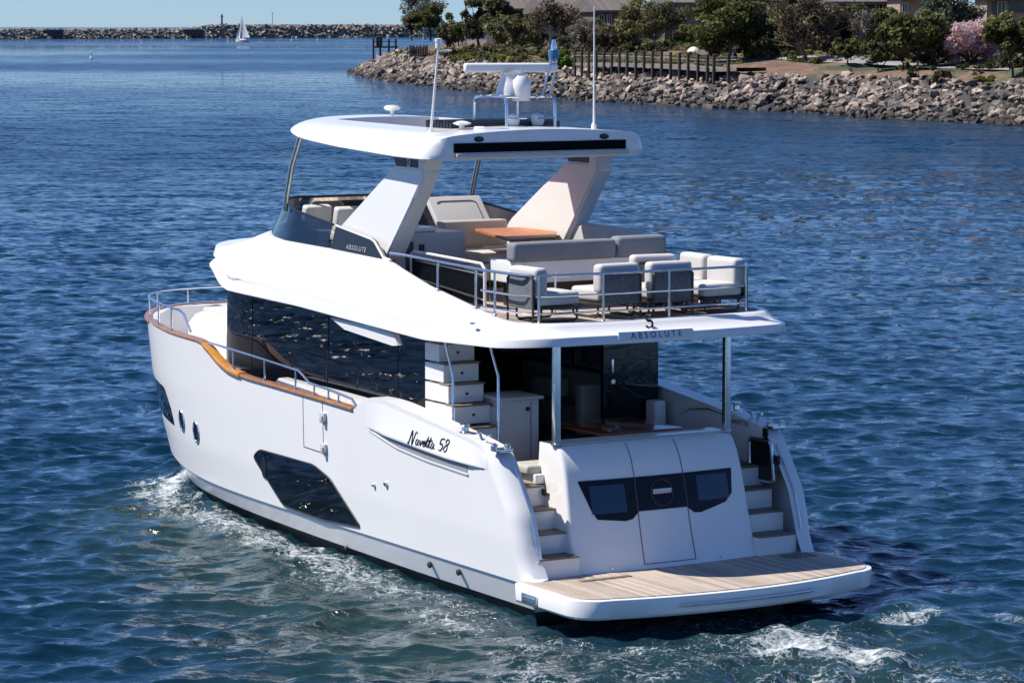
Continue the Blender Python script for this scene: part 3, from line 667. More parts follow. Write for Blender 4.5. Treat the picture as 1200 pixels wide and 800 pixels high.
# aft bulkhead around the open sliding doors, inside liner
m = MB(); m.box(4.15, 4.23, 1.30, 2.0, 1.75, 3.86); m.box(4.15, 4.23, -1.2, 1.30, 3.58, 3.86); b1 = m.build('aft_bulkhead', blackp, sal)
m = MB(); m.box(4.06, 4.14, -2.06, -1.02, 1.76, 3.86, .008); dp = m.build('sliding_door', glass, sal)
m = MB(); m.box(4.03, 4.06, -1.20, -1.16, 2.85, 3.08, .01); m.build('door_handle', steel, dp)
for z in (2.72, 2.06): m = MB(); m.lathe([(.04, 4.03), (.04, 4.06)], (0, -1.19, z), 12, 'x'); m.build('door_lock', steel, dp)
m = MB(); m.box(3.98, 4.9, 1.92, 1.975, 1.76, 3.8); m.build('corner_pane', glass, sal)
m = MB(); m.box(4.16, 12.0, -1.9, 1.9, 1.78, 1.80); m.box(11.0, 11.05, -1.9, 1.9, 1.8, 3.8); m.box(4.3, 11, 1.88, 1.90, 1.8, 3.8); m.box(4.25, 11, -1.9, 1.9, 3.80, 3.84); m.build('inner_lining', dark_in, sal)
# saloon sofa seen through the doors
sofa = empty('saloon_sofa', (6.2, -1.4, 1.80)); sofa.parent = None
tag(sofa, 'grey upholstered sofa in the shaded saloon behind the open doors', 'sofa')
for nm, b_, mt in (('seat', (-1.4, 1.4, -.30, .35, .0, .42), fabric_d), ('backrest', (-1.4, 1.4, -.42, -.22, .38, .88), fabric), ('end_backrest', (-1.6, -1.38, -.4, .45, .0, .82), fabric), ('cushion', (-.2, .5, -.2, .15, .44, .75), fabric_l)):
    m = MB(); m.box(*b_, .06, 3); m.build(nm, mt, sofa)
gl = empty('galley_counter', (8.6, .3, 1.8)); tag(gl, 'dark galley counter deep inside the saloon', 'counter')
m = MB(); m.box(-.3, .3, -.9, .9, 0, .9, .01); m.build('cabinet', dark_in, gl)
m = MB(); m.box(-.35, .35, -.95, .95, .9, .94, .008); m.build('worktop', gel_grey, gl)
# white sill along the side deck
for sg in (1, -1):
    m = MB(); P = [(9.1, 2.36), (8.84, 2.50), (6.8, 2.48), (5.4, 2.45), (4.6, 2.40), (4.6, 2.0), (9.1, 2.0)]
    m.prism([(x, sg*2.16, z) for x, z in P], (0, sg*.16, 0)); m.build('side_deck_locker', gel, yacht)

# ---- cockpit stair to the flybridge (port side)
m = MB(); m2 = MB(); m3 = MB()
steps = ((2.80, 2.03), (3.0, 2.33), (3.20, 2.65), (3.40, 2.95), (3.55, 3.25), (3.68, 3.55))
for x, z in steps:
    m.box(x, 4.12, 1.55, 2.16, z-.29, z-.028); m2.box(x-.03, x+.28, 1.53, 2.17, z-.027, z, .006)
stair = m.build('flybridge_stair', gel, yacht)
m2.build('tread', tread_teak, stair)
for x, z in steps: m3.lathe([(.022, -.012), (.022, .002)], (x, 1.84, z-.16), 10, 'x')
m3.build('drawer_knob', blackp, stair)
m = MB(); m.box(2.9, 3.6, 1.5, 1.545, 1.75, 2.6); m.build('stair_side', gel_grey, stair)
m = MB(); m.tube([(3.47, 2.19, 3.64), (3.21, 2.19, 3.10), (3.21, 2.19, 2.0)], .02, 8); m.build('stair_handrail', steel, yacht)
m = MB(); m.tube([(2.98, 1.70, 3.62), (2.70, 1.70, 3.12), (2.70, 1.70, 1.7)], .02, 8); m.build('stair_handrail', steel, yacht)
# wet bar in the cockpit
fr = MB().box(2.92, 3.6, .86, 1.50, 1.76, 2.70, .012).build('cockpit_bar', gel_grey, yacht)
m = MB(); m.box(2.86, 3.66, .80, 1.54, 2.703, 2.75, .012); m.build('bar_top', gel_grey, fr)
m = MB(); m.tube([(2.916, 1.0, 1.8), (2.916, 1.0, 2.66)], .005, 5); m.lathe([(.035, 2.90), (.035, 2.925)], (0, 1.06, 2.56), 12, 'x'); m.build('bar_door_lock', blackp, fr)
# cockpit sofa
cs = MB().box(1.45, 2.05, -1.25, 1.80, 1.66, 1.80, .02).build('cockpit_sofa', gel, yacht)
MB().box(1.55, 2.08, -1.25, 1.88, 1.78, 1.92, .05, 3).build('seat_cushion', fabric, cs)
MB().box(1.45, 1.62, -1.25, 1.60, 1.9, 2.27, .06, 3).build('back_cushion', fabric, cs)
MB().box(1.30, 1.62, 1.70, 1.712, 1.50, 1.60, .005).build('step_light', blackp, cs)
for y0 in (-2.15,):
    wb = MB().box(3.72, 4.02, y0+.15, y0+.37, 1.66, 2.40, .05, 3).build('cockpit_armrest', gel, yacht)
tb = empty('cockpit_table', (2.75, -.55, 1.67)); tag(tb, 'dark varnished folding wooden table in the shaded cockpit', 'table')
MB().box(-.75, .75, -.62, .30, .52, .56, .01).build('tabletop', tabwood, tb)
MB().box(-.75, .75, .31, .86, .52, .56, .01).build('table_leaf', tabwood, tb)
m = MB(); m.lathe([(.22, 0), (.22, .02), (.045, .04), (.045, .52)], (0, .1, 0), 16); m.build('pedestal', steel, tb)
# cockpit roof posts
for sg in (1, -1):
    m = MB(); m.box(1.14, 1.26, sg*1.5+.05, sg*1.5+.15, 2.258, 3.90, .03, 3); p = m.build('roof_post', steel, yacht)
    m = MB(); m.lathe([(.085, 2.257), (.085, 2.275), (.06, 2.29)], (1.2, sg*1.5+.1, 0), 14); m.build('post_base', steel, p)
# loudspeakers and lights under the roof
# ================================================================== FLYBRIDGE
def fly_outline():
    P = []
    r_, xa_ = .9, .60
    for y in np.linspace(0, 1.6, 9)[:-1]: P.append((xa_-.10*(1-(y/1.6)**2), y))
    for a in np.linspace(0, math.pi/2, 12): P.append((xa_+r_-r_*math.cos(a), 1.6+r_*math.sin(a)))
    for x in np.linspace(1.8, 9.3, 40): P.append((x, 2.5-.05*min(1, max(0, (x-1.8)/4))))
    for a in np.linspace(.06, math.pi/2, 26): P.append((9.5+3.5*math.sin(a)**(2/3), 2.45*max(0, math.cos(a))**(2/3)))
    return P
FO = fly_outline(); NF = len(FO)
def ringpts(P):  # outline with inward normals, port half
    out = []
    for i, (x, y) in enumerate(P):
        a = P[max(0, i-1)]; b = P[min(len(P)-1, i+1)]
        tx, ty = b[0]-a[0], b[1]-a[1]
        if i == 0: tx, ty = 0, 1
        if i == len(P)-1: tx, ty = 0, -1
        L = math.hypot(tx, ty); nx, ny = ty/L, -tx/L
        out.append((x, y, nx, ny))
    return out
RP = ringpts(FO)
ZL = [(0, 3.76), (.6, 3.76), (1.5, 3.70), (3.6, 3.62), (6.4, 3.72), (7.9, 3.78), (9.5, 3.81), (10.7, 3.83), (11.0, 3.90), (11.5, 4.11), (13, 4.2)]
ZTP = [(0, 4.06), (2.0, 4.06), (2.66, 4.13), (3.0, 4.18), (4.36, 4.38), (5.2, 4.56), (5.6, 4.66), (7.8, 4.72), (10.3, 4.76), (11.2, 4.78), (13, 4.72)]
def zL(x): return lerp_tab(ZL, x)
def zT(x): return lerp_tab(ZTP, x)
def dT(x): return lerp_tab([(0, .32), (1.5, .32), (2.5, .42), (9.5, .46), (13, 1.5)], x)
def fly_ring(fn):
    half = []
    for x, y, nx, ny in RP:
        d, z = fn(x); half.append((x+nx*d, max(0, y+ny*d), z))
    return half+[(x, -y, z) for x, y, z in half[-2:0:-1]]
def nf(x): return min(1, max(0, (x-9.8)/1.5))
def bl(x): return min(1, max(0, (x-1.2)/1.6))
profs = [lambda x: (.9, 3.86), lambda x: (.05, zL(x)+.015), lambda x: (0, zL(x)), lambda x: (-.0, zL(x)+.03), lambda x: (.012+.02*bl(x)+.03*nf(x), zL(x)+.10+.06*bl(x)-.08*nf(x)), lambda x: (.015+.02*bl(x)+.12*nf(x), zL(x)+.12+.09*bl(x)-.07*nf(x)), lambda x: (.018+.02*bl(x)+.03*nf(x), zL(x)+.125+.12*bl(x)-.04*nf(x)),
         lambda x: (.04+.05*bl(x)+.02*nf(x), zL(x)+.135+.20*bl(x)),
         lambda x: (.5*dT(x)*(1-.1*bl(x)), zL(x)*.42+zT(x)*.58+.06*bl(x)), lambda x: (.8*dT(x), zT(x)-.05-.02*bl(x)), lambda x: (dT(x)-.03, zT(x)-.008), lambda x: (dT(x), zT(x)), lambda x: (dT(x)+.07, zT(x)), lambda x: (dT(x)+.09, zT(x)-.01), lambda x: (dT(x)+.10, 4.02)]
rows = [fly_ring(f) for f in profs]
m = MB(); m.grid([r+[r[0]] for r in rows]); m.face(rows[0])
fly = m.build('flybridge', gel, yacht, smooth=40, weld=.002)
m = MB(); m.face([(x, y, 4.035) for x, y, z in fly_ring(lambda x: (dT(x)+.04, 4.03))]); m.build('flybridge_deck', deck_teak, fly, 0)
# hidden lower fin under the overhang
for sg in (1, -1):
    m = MB(); P = [(6.85, 3.68), (6.35, 3.53), (4.75, 3.42), (4.58, 3.44), (4.7, 3.60), (5.5, 3.66)]; m.prism([(x, sg*2.30, z) for x, z in P], (0, sg*.09, 0)); m.build('overhang_fin', gel, fly)
    m = MB(); m.box(2.0, 2.12, sg*2.47, sg*2.52, 3.99, 4.02, .005); m.build('nav_light_stud', steel, fly)
# emblem and name on the aft fascia
def fascia(x0_, y, d):   # point on sloping aft face
    return None
me = text_mesh('ABSOLUTE', .135, 1.6)
def fas(y, s):
    xo = .60-.10*(1-(min(1.6, abs(y))/1.6)**2)
    return (xo+.32*s, 3.885+.165*s)
m = MB(); rows = []
for y in np.linspace(.95, -.32, 14):
    x = fas(y, 0)[0]; rows.append([(x+.005, y, 3.80), (x-.012, y, 3.81), (x+.018, y, 3.925), (x+.07, y, 3.935)])
m.grid(rows); m.face(rows[0]); m.face(rows[-1]); m.build('name_plinth', gel, fly, 30)
for v in me.vertices:
    y = .32-v.co.x*.93; x = fas(y, 0)[0]; t = (v.co.y+.055)/.115; v.co = (x-.016+.03*t, y, 3.812+.112*t)
link('name_lettering', me, lett, fly, 0)
m = MB()
for ph in (0, 1):
    c = []
    for a in np.linspace(R(20), R(300), 14):
        u = .055*math.cos(a)*(1 if ph == 0 else -1); w_ = .055*math.sin(a)*(1 if ph == 0 else -1)+(.05 if ph == 0 else -.05)
        c.append((.70, .32-u*1.0, 4.05+w_))
    m.tube(c, .018, 6)
m.build('emblem', lett, fly)
# windscreen: smoked glass forward, black panel aft with the name
WT = [(5.9, 4.70), (6.25, 4.93), (7.5, 5.07), (9.65, 5.29), (10.6, 5.33), (13, 5.35)]
def ws_strip(xlo, xhi, sg, zoff=0, top=True):
    lo, hi = [], []
    for x, y, nx, ny in RP:
        if y > 2.55 or x < 2: continue
        d = dT(x)+.035; X, Y = x+nx*d, max(0, y+ny*d)
        if X < xlo-1e-6 or X > xhi+1e-6: continue
        zt_ = lerp_tab(WT, X); zb = zT(X)-.005; k = (zt_-zb)
        lo.append((X, sg*Y, zb)); hi.append((X-.55*k*(1 if X > 10 else .3), sg*max(0, Y-.22*k), zt_))
    return lo, hi
for sg in (1, -1):
    lo, hi = ws_strip(7.6, 13.2, sg)
    m = MB(); m.grid([lo, [tuple((Vector(a)+Vector(b))/2) for a, b in zip(lo, hi)], hi]); w = m.build('windscreen', smoke_d, fly)
    m = MB(); m.tube(hi, .022, 6); m.build('windscreen_trim', blackp, w)
    xs_ = np.linspace(5.78, 7.62, 14); lo = []; hi = []
    for X in xs_:
        Y = 2.45-dT(X)-.03; zb = zT(X)+.004; zt_ = max(zb+.01, lerp_tab([(5.78, 4.68), (6.25, 4.94), (7.62, 5.09)], X)); k = zt_-zb
        lo.append((X, sg*Y, zb)); hi.append((X-.1*k, sg*(Y-.22*k), zt_))
    m = MB(); m.grid([lo, hi]); m.grid([hi, [(x, y-sg*.06, z) for x, y, z in hi], [(x, y-sg*.06, zT(x)) for x, y, z in hi]]); pn = m.build('side_panel', blackp, fly)
    m = MB(); m.tube(hi, .018, 6); m.tube([hi[0], (5.55, sg*1.98, zT(5.55)+.01)], .03, 6); m.build('panel_trim', gel, pn)
    me = text_mesh('ABSOLUTE', .105, 1.45)
    for v in me.vertices:
        X = 6.75-sg*v.co.x; Z = 4.775+v.co.y+.02*(X-6.75); k = Z-zT(X); v.co = (X-.1*k, sg*(2.45-dT(X)-.03-.22*k+.008), Z)
    link('panel_lettering', me, lettw, pn, 0)

# ---- hardtop
def ht_outline():
    P = [(4.18, y) for y in np.linspace(0, 1.55, 9)]
    for a in np.linspace(0, math.pi/2, 10)[1:]: P.append((4.6-.42*math.cos(a), 1.55+.47*math.sin(a)))
    for x in np.linspace(4.9, 7.4, 14): P.append((x, 2.02))
    for a in np.linspace(.06, math.pi/2, 26): P.append((7.5+3.1*math.sin(a)**(2/2.6), 2.02*max(0, math.cos(a))**(2/2.6)))
    return P
HO = ht_outline(); HR = ringpts(HO)
HZ = [(4.1, 6.27), (5.4, 6.29), (7.26, 6.37), (8.9, 6.48), (9.8, 6.57), (10.6, 6.62)]
def hz(x): return lerp_tab(HZ, x)
def crown(x, y): return 6.735+.05*max(0, (x-6)/4)-.085*(y/1.7)**2-.02*max(0, (5-x))
def ht_ring(d, f):
    half = []
    for x, y, nx, ny in HR:
        X, Y = x+nx*d, max(0, y+ny*d); half.append((X, Y, f(X, Y, x)))
    return half+[(x, -y, z) for x, y, z in half[-2:0:-1]]
def edge_z(t): return lambda X, Y, x: hz(x)+(crown(X, Y)-hz(x))*t
def aft_k(f): return lambda X, Y, x: f(X, Y, x)
def ht_ring2(d, t):
    half = []
    for x, y, nx, ny in HR:
        a = max(0, nx)**1.5; dd = d*(1-.80*a); t2 = t+(min(1, t*2.2)-t)*a if t > .05 else t
        X, Y = x+nx*dd, max(0, y+ny*dd); half.append((X, Y, hz(x)+(crown(X, Y)-hz(x))*t2))
    return half+[(x, -y, z) for x, y, z in half[-2:0:-1]]
rows = [ht_ring(.55, lambda X, Y, x: 6.42+.02*(X-4.5)), ht_ring(.08, edge_z(.06)), ht_ring2(.015, 0.0), ht_ring2(0, .04), ht_ring2(.008, .16), ht_ring2(.04, .36), ht_ring2(.10, .58), ht_ring2(.19, .78), ht_ring2(.31, .92), ht_ring2(.45, .99), ht_ring2(.60, 1.0), ht_ring2(.66, .99)]
m = MB(); m.grid([r+[r[0]] for r in rows])
# top deck with sunroof opening recess: bridge ring to rectangular opening
op = [(5.35, 1.02), (9.35, .85)]
ring = rows[-1]
def rect_pt(p):
    """project ring point towards opening rectangle"""
    cx, cy = 7.3, 0; dx, dy = p[0]-cx, p[1]-cy
    hx, hy = 2.0, 1.0; s = 1/max(abs(dx)/hx, abs(dy)/hy, 1e-6); return (cx+dx*s, cy+dy*s)
inner = [(*rect_pt(p), crown(*rect_pt(p))) for p in ring]
mid = [tuple((Vector(a)*.5+Vector(b)*.5)) for a, b in zip(ring, inner)]
mid = [(x, y, crown(x, y)) for x, y, z in mid]
m.grid([r+[r[0]] for r in (ring, mid, inner, [(x, y, 6.47) for x, y, z in inner], rows[0])])
top = m.build('hardtop', gel, yacht, smooth=36, weld=.001)
m = MB()
for i in range(9):
    x = 5.35+.095*i; m.box(x, x+.075, -1.0, 1.0, 6.60+(i % 2)*.015, 6.80+(i % 3)*.012, .012)
m.build('sunroof_louvres', blackp, top)
# aft awning slot: flat sheet, the shade of the open recess painted black
def aftx(y): return 4.18+(.0 if abs(y) < 1.55 else .1)
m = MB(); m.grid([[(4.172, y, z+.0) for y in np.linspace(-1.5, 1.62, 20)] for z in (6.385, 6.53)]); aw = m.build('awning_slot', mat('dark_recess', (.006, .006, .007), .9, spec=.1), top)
m = MB(); m.box(4.10, 4.19, -1.52, 1.6, 6.315, 6.372, .015); m.build('awning_bar', gel_grey, aw)
for y in (1.17, -1.10):
    m = MB(); m.lathe([(.001, -.006), (.06, -.006), (.07, 0), (.07, .02)], (0, 0, 0), 16, 'x'); m.build('deck_light', glass, top, M=Matrix.Translation((4.18, y, 6.585)) @ Matrix.Diagonal((1, 1.25, .62, 1)))
# black logo blocks and the raked arch legs
for sg in (1, -1):
    leg = MB(); yo, yi = 1.74, 1.44
    A = [(5.90, 6.12), (4.98, 6.12), (4.90, 6.02), (5.35, 5.5), (6.1, 4.62), (8.1, 4.62), (7.72, 5.06)]
    for k, (y0, y1) in enumerate(((yi, yo),)):
        t = bmesh.new(); a = [t.verts.new((x, sg*(y0+.0), z)) for x, z in A]; b = [t.verts.new((x, sg*(y1+.10*max(0, (5.6-z))*.5), z)) for x, z in A]; n = len(A)
        t.faces.new(a); t.faces.new(b[::-1])
        for i in range(n): t.faces.new((a[i], b[i], b[(i+1) % n], a[(i+1) % n]))
        bmesh.ops.recalc_face_normals(t, faces=t.faces); bmesh.ops.bevel(t, geom=list(t.edges), offset=.035, segments=3, affect='EDGES'); leg.add(t)
    lg = leg.build('arch_leg', gel, yacht, smooth=40)
    m = MB(); m.prism([(5.98, sg*1.48, 6.295), (5.13, sg*1.48, 6.285), (5.17, sg*1.48, 6.09), (5.84, sg*1.48, 6.09)], (0, sg*.225, 0)); lb = m.build('logo_block', blackp, lg)
    m = MB(); m.tube([(5.45+.05*math.cos(a), sg*1.708, 6.19+.06*math.sin(a)) for a in np.linspace(R(30), R(330), 12)], .012, 6); m.tube([(5.45+.03*math.cos(a), sg*1.708, 6.17+.03*math.sin(a)) for a in np.linspace(0, R(250), 10)], .010, 6); m.build('emblem', lettw, lb)
    m = MB(); m.prism([(5.125, sg*1.42, 6.285), (4.86, sg*1.42, 6.285), (4.96, sg*1.42, 6.08), (5.14, sg*1.42, 6.08)], (0, sg*.29, 0)); m.build('leg_head', gel, lg)
    # forward stainless stays
    m = MB(); m.tube([(9.62, sg*1.80, 5.22), (9.55, sg*1.80, 5.5), (9.35, sg*1.80, 6.0), (9.02, sg*1.80, 6.50)], .045, 10); m.build('roof_stay', steel, yacht)
# ---- mast frame with open array radar, lights, aerials
m = MB()
for y in (.22, -.22, -.10, -.62):
    pass
for x, ys in ((5.05, (.17, -.72)), (5.75, (.35, -.45))):
    for y in ys:
        m.tube([(x, y, 6.70), (x, y, 7.08), (x+(.03 if x < 5.4 else -.03), y, 7.16), (5.4+(x-5.4)*.6, y*.92-.02, 7.20)], .026, 8)
for y in (.26, -.58): m.tube([(5.05, y-.07, 7.19), (5.75, y+.07, 7.19)], .022, 8)
for x, a, b in ((5.15, .17, -.72), (5.68, .33, -.46)): m.tube([(x, a, 7.195), (x, b, 7.195)], .022, 8)
m.tube([(5.05, .17, 6.86), (5.05, -.2, 6.86)], .016, 8); m.tube([(5.05, -.40, 6.86), (5.05, -.72, 6.86)], .016, 8)
mast = m.build('radar_mast', steel, yacht)
m = MB(); m.box(5.2, 5.62, -.46, .16, 7.205, 7.225, .006); m.build('mast_plate', gel_grey, mast)
m = MB(); rows = []
for z, s in ((7.225, 1.0), (7.30, .98), (7.42, .84), (7.52, .72), (7.58, .80)):
    rows.append([(5.40+.24*s*math.cos(a), -.15+.27*s*math.sin(a), z) for a in np.linspace(0, 2*math.pi, 25)])
m.grid(rows); m.lathe([(.001, .2), (.10, .19), (.15, .12), (.16, .0), (.14, -.2)], (5.22, -.2, 7.33), 16, 'z'); m.build('radar_pedestal', gel, mast)
m = MB(); m.box(-.10, .10, -.75, .75, -.075, .075, .045, 3, M=Matrix.Translation((5.4, -.11, 7.65)) @ Matrix.Rotation(R(-20), 4, 'Z')); m.build('radar_antenna', gel, mast)
m = MB(); m.tube([(5.1, -.40, 7.18), (5.1, -.52, 7.22), (5.1, -.56, 7.32), (5.1, -.68, 7.80)], .02, 8); m.tube([(5.1, -.58, 7.18), (5.1, -.66, 7.22), (5.1, -.70, 7.32), (5.1, -.79, 7.80)], .02, 8)
m.lathe([(.05, 7.95), (.05, 8.0), (.035, 8.05), (.03, 8.09), (.01, 8.1)], (5.1, -.73, 0), 12); lm_ = m.build('light_mast', steel, mast)
m = MB(); m.lathe([(.05, 7.76), (.085, 7.79), (.09, 7.87), (.085, 7.93), (.05, 7.95)], (5.1, -.73, 0), 16); m.build('masthead_light', mat('blue_lamp_lens', (.05, .16, .28), .15), lm_)
for y in (-.1, -.55):
    m = MB(); m.lathe([(.02, 6.70), (.09, 6.74), (.11, 6.82), (.09, 6.90), (.02, 6.93)], (5.3, y, 0), 14); m.build('horn_dome', gel, mast)
m = MB(); m.tube([(5.2, 1.45, 6.66), (5.2, 1.31, 8.0)], [.022, .018], 8); m.lathe([(.05, 7.97), (.05, 8.06), (.06, 8.07), (.06, 8.11), (.02, 8.12)], (5.2, 1.31, 0), 12); m.tube([(5.2, 1.31, 7.93), (5.2, 1.08, 7.93)], .014, 6); m.lathe([(.05, 6.66), (.05, 6.70)], (5.2, 1.45, 0), 10); m.build('light_staff', gel, yacht)
m = MB(); m.tube([(5.2, -1.55, 6.66), (5.2, -1.55, 8.62)], [.022, .010], 8); m.lathe([(.05, 6.64), (.045, 6.72), (.03, 6.76)], (5.2, -1.55, 0), 10); m.build('whip_aerial', gel, yacht)
m = MB(); m.lathe([(.03, 6.70), (.03, 6.86), (.12, 6.88), (.15, 6.91), (.11, 6.95), (.02, 6.96)], (9.62, -.25, 0), 16); m.build('gps_antenna', gel, yacht)
m = MB(); m.lathe([(.05, 6.66), (.04, 6.76), (.13, 6.785), (.15, 6.80), (.08, 6.83), (.01, 6.84)], (5.1, .95, 0), 16); m.lathe([(.11, 6.69), (.12, 6.72), (.08, 6.75)], (4.95, .72, 0), 14); m.build('satellite_antenna', gel, yacht)

# ---- flybridge railings
m = MB()
rp_ = [(5.5, 2.02, 4.78), (4.9, 2.02, 4.78), (2.6, 2.05, 4.73)]
for a in np.linspace(0, math.pi/2, 8): rp_.append((1.16+.5*(1-math.sin(a)), 1.63+.42*math.cos(a), 4.73))
rp_ += [(1.12, y, 4.73) for y in (1.0, .3, -.3, -1.0)]
for a in np.linspace(math.pi/2, 0, 8): rp_.append((1.16+.5*(1-math.sin(a)), -(1.5+.45*math.cos(a)), 4.73))
rp_ += [(2.6, -1.97, 4.76), (4.9, -1.97, 4.80)]
m.tube(rp_, .022, 8)
for zz in (4.43, 4.18): m.tube([(x, y, z-4.73+zz) for x, y, z in rp_ if x < 2.7], .016, 8)
fr_ = m.build('flybridge_rail', steel, fly)
for x, y in ((3.95, 2.03), (2.76, 2.05), (2.2, 2.05), (1.2, 1.90), (1.12, .85), (1.12, -.30), (1.2, -1.74), (2.2, -1.96), (2.76, -1.97), (3.95, -1.97)):
    b = MB(); zb = max(4.03, zT(x) if abs(y) > 1.9 else 4.03); b.tube([(x, y, zb-.02), (x, y, 4.73)], .02, 8); b.lathe([(.04, zb), (.035, zb+.02), (.022, zb+.03)], (x, y, 0), 10); b.build('stanchion', steel, fr_)
# glass guard round the stair opening
m = MB(); g = [(5.9, 1.42, 4.36), (5.9, 1.42, 4.72), (5.8, 1.42, 4.77), (3.68, 1.42, 4.72), (3.58, 1.42, 4.64), (3.58, 1.42, 4.06)]
m.tube(g, .025, 8); gg = m.build('stair_guard', gel, fly)
m = MB(); m.prism([(5.88, 1.41, 4.10), (5.88, 1.41, 4.70), (3.62, 1.41, 4.65), (3.62, 1.41, 4.10)], (0, .015, 0)); m.build('guard_glass', glass, gg)
m = MB(); m.tube([(5.7, 1.45, 4.35), (3.6, 1.45, 4.18)], .014, 6); m.tube([(5.7, 1.45, 4.63), (3.6, 1.45, 4.56)], .012, 6); m.build('guard_rail', steel, gg)
m = MB(); m.tube([(4.4, .85, 4.05), (4.4, .85, 4.72), (2.3, .95, 4.66), (2.3, .95, 4.05)], .016, 8); m.tube([(3.3, .9, 4.05), (3.3, .9, 4.68)], .014, 8); m.build('inner_handrail', steel, fly)
# ---- flybridge furniture
wbx = empty('flybridge_wet_bar', (6.75, .95, 4.035)); tag(wbx, 'grey moulded wet bar with sink beside the port arch leg', 'wet bar')
MB().box(-.45, .55, -.75, .55, 0, .98, .03).build('cabinet', gel_grey, wbx)
MB().box(-.35, .6, -.28, .6, .985, 1.06, .03).build('countertop', gel, wbx)
m = MB(); m.box(-.47, -.455, .22, .36, .12, .85, .003); m.box(-.47, -.455, .02, .12, .68, .80, .003); m.build('vent_panel', frame_d, wbx)
m = MB(); m.lathe([(.11, 1.062), (.16, 1.068), (.17, 1.075)], (0, .05, 0), 16); m.tube([(.2, -.2, 1.06), (.2, -.2, 1.22), (.12, -.15, 1.24), (.05, -.1, 1.2)], .015, 8); m.build('tap', steel, wbx)
hm = empty('helm_bench', (8.25, -.74, 4.035)); tag(hm, 'beige padded helm bench with tall raked backrest panel', 'helm seat')
MB().box(-.3, .5, -.5, .5, 0, .55, .03).build('base', gel_grey, hm)
MB().box(-.2, .55, -.46, .46, .55, .70, .06, 3).build('seat', fabric, hm)
Mx = Matrix.Translation((-.12, 0, 1.10)) @ Matrix.Rotation(R(44), 4, 'Y')
MB().box(-.05, .05, -.52, .52, -.34, .40, .03, 3, M=Mx).build('backrest', fabric_l, hm)
m = MB(); m.tube([Mx @ Vector((-.055, y, z)) for y, z in ((-.38, -.28), (-.38, .24), (-.30, .28), (.30, .28), (.38, .24))], .008, 5); m.build('seam', frame_d, hm)
hc = empty('helm_console', (9.4, .2, 4.035)); tag(hc, 'grey helm console with dark display behind the windscreen', 'helm console')
m = MB(); m.prism([(-.25, -.9, 0), (.6, -.9, 0), (.6, -.9, 1.28), (.25, -.9, 1.32), (-.18, -.9, .98), (-.25, -.9, .9)], (0, 1.8, 0)); m.build('body', frame_d, hc)
m = MB(); m.box(-.22, -.2, -.6, .6, .0, .34, .005, M=Matrix.Translation((-.02, 0, .95)) @ Matrix.Rotation(R(50), 4, 'Y')); m.build('display', glass, hc)
for (x, y, lab) in ((8.3, 1.22, 'beige sunpad seat just forward of the port arch leg'), (9.0, 1.45, 'pale sunpad wedge beside the port roof stay')):
    e = empty('companion_seat', (x, y, 4.035)); tag(e, lab, 'seat')
    MB().box(-.3, .4, -.24, .24, 0, .72, .03).build('base', gel_grey, e)
    MB().box(-.35, .45, -.25, .25, .72, .90, .05, 3).build('seat', fabric, e)
    MB().box(-.09, .09, -.25, .25, -.0, .42, .05, 3, M=Matrix.Translation((.2, 0, .88)) @ Matrix.Rotation(R(-14), 4, 'Y')).build('backrest', fabric_l, e)
# U sofa
us_ = empty('flybridge_sofa', (5.4, -.8, 4.035)); tag(us_, 'U-shaped beige sofa with grey rear back around the wooden flybridge table', 'sofa')
def sbox(n, x0, x1, y0, y1, z0, z1, mt, bev=.06): MB().box(x0-5.4, x1-5.4, y0+.8, y1+.8, z0-4.035, z1-4.035, bev, 4).build(n, mt, us_)
sbox('base', 4.0, 7.7, -1.85, -.75, 4.04, 4.42, gel, .02); sbox('base', 6.6, 7.75, -1.85, .0, 4.16, 4.44, gel, .03); sbox('base', 3.3, 4.05, -1.7, 1.05, 4.42, 4.76, gel, .02)
sbox('plinth', 3.5, 4.0, -1.5, .85, 4.04, 4.42, frame_d, .01)
sbox('seat', 6.7, 7.45, -1.7, -.02, 4.44, 4.62, fabric_l, .05); sbox('seat', 4.1, 7.4, -1.6, -.95, 4.44, 4.60, fabric_l, .05); sbox('seat', 3.55, 4.15, -1.6, 1.0, 4.44, 4.62, fabric_l, .05)
sbox('back_cushion', 7.40, 7.66, -1.25, .0, 4.66, 5.10, fabric); sbox('back_cushion', 5.9, 7.66, -1.82, -1.52, 4.62, 5.12, fabric_l); sbox('back_cushion', 4.1, 5.88, -1.82, -1.52, 4.62, 5.11, fabric_l)
sbox('back_cushion', 3.2, 3.48, -.72, 1.12, 4.75, 5.05, fabric_d, .08); sbox('back_cushion', 3.2, 3.50, -1.66, -.74, 4.75, 5.08, fabric_d, .10)  # rear backs take a darker cloth colour for the shade on them
sbox('side_trim', 7.35, 7.40, -.4, .0, 4.5, 4.66, frame_d, .01)
ft = empty('flybridge_table', (5.35, -.25, 4.035)); tag(ft, 'orange brown varnished wooden table inside the U-shaped sofa', 'table')
m = MB(); m.prism([(-.45, .45, .895), (-.35, -.44, .895), (.75, -1.15, .895), (1.90, -1.10, .895), (1.95, -.30, .895)], (0, 0, .04)); m.build('tabletop', mat('orange_teak_table', (.46, .17, .06), .5, coat=.0, noise=(6, .15)), ft)
MB().box(.5, .75, -.5, -.25, 0, .89, .02).build('pedestal', gel_grey, ft)
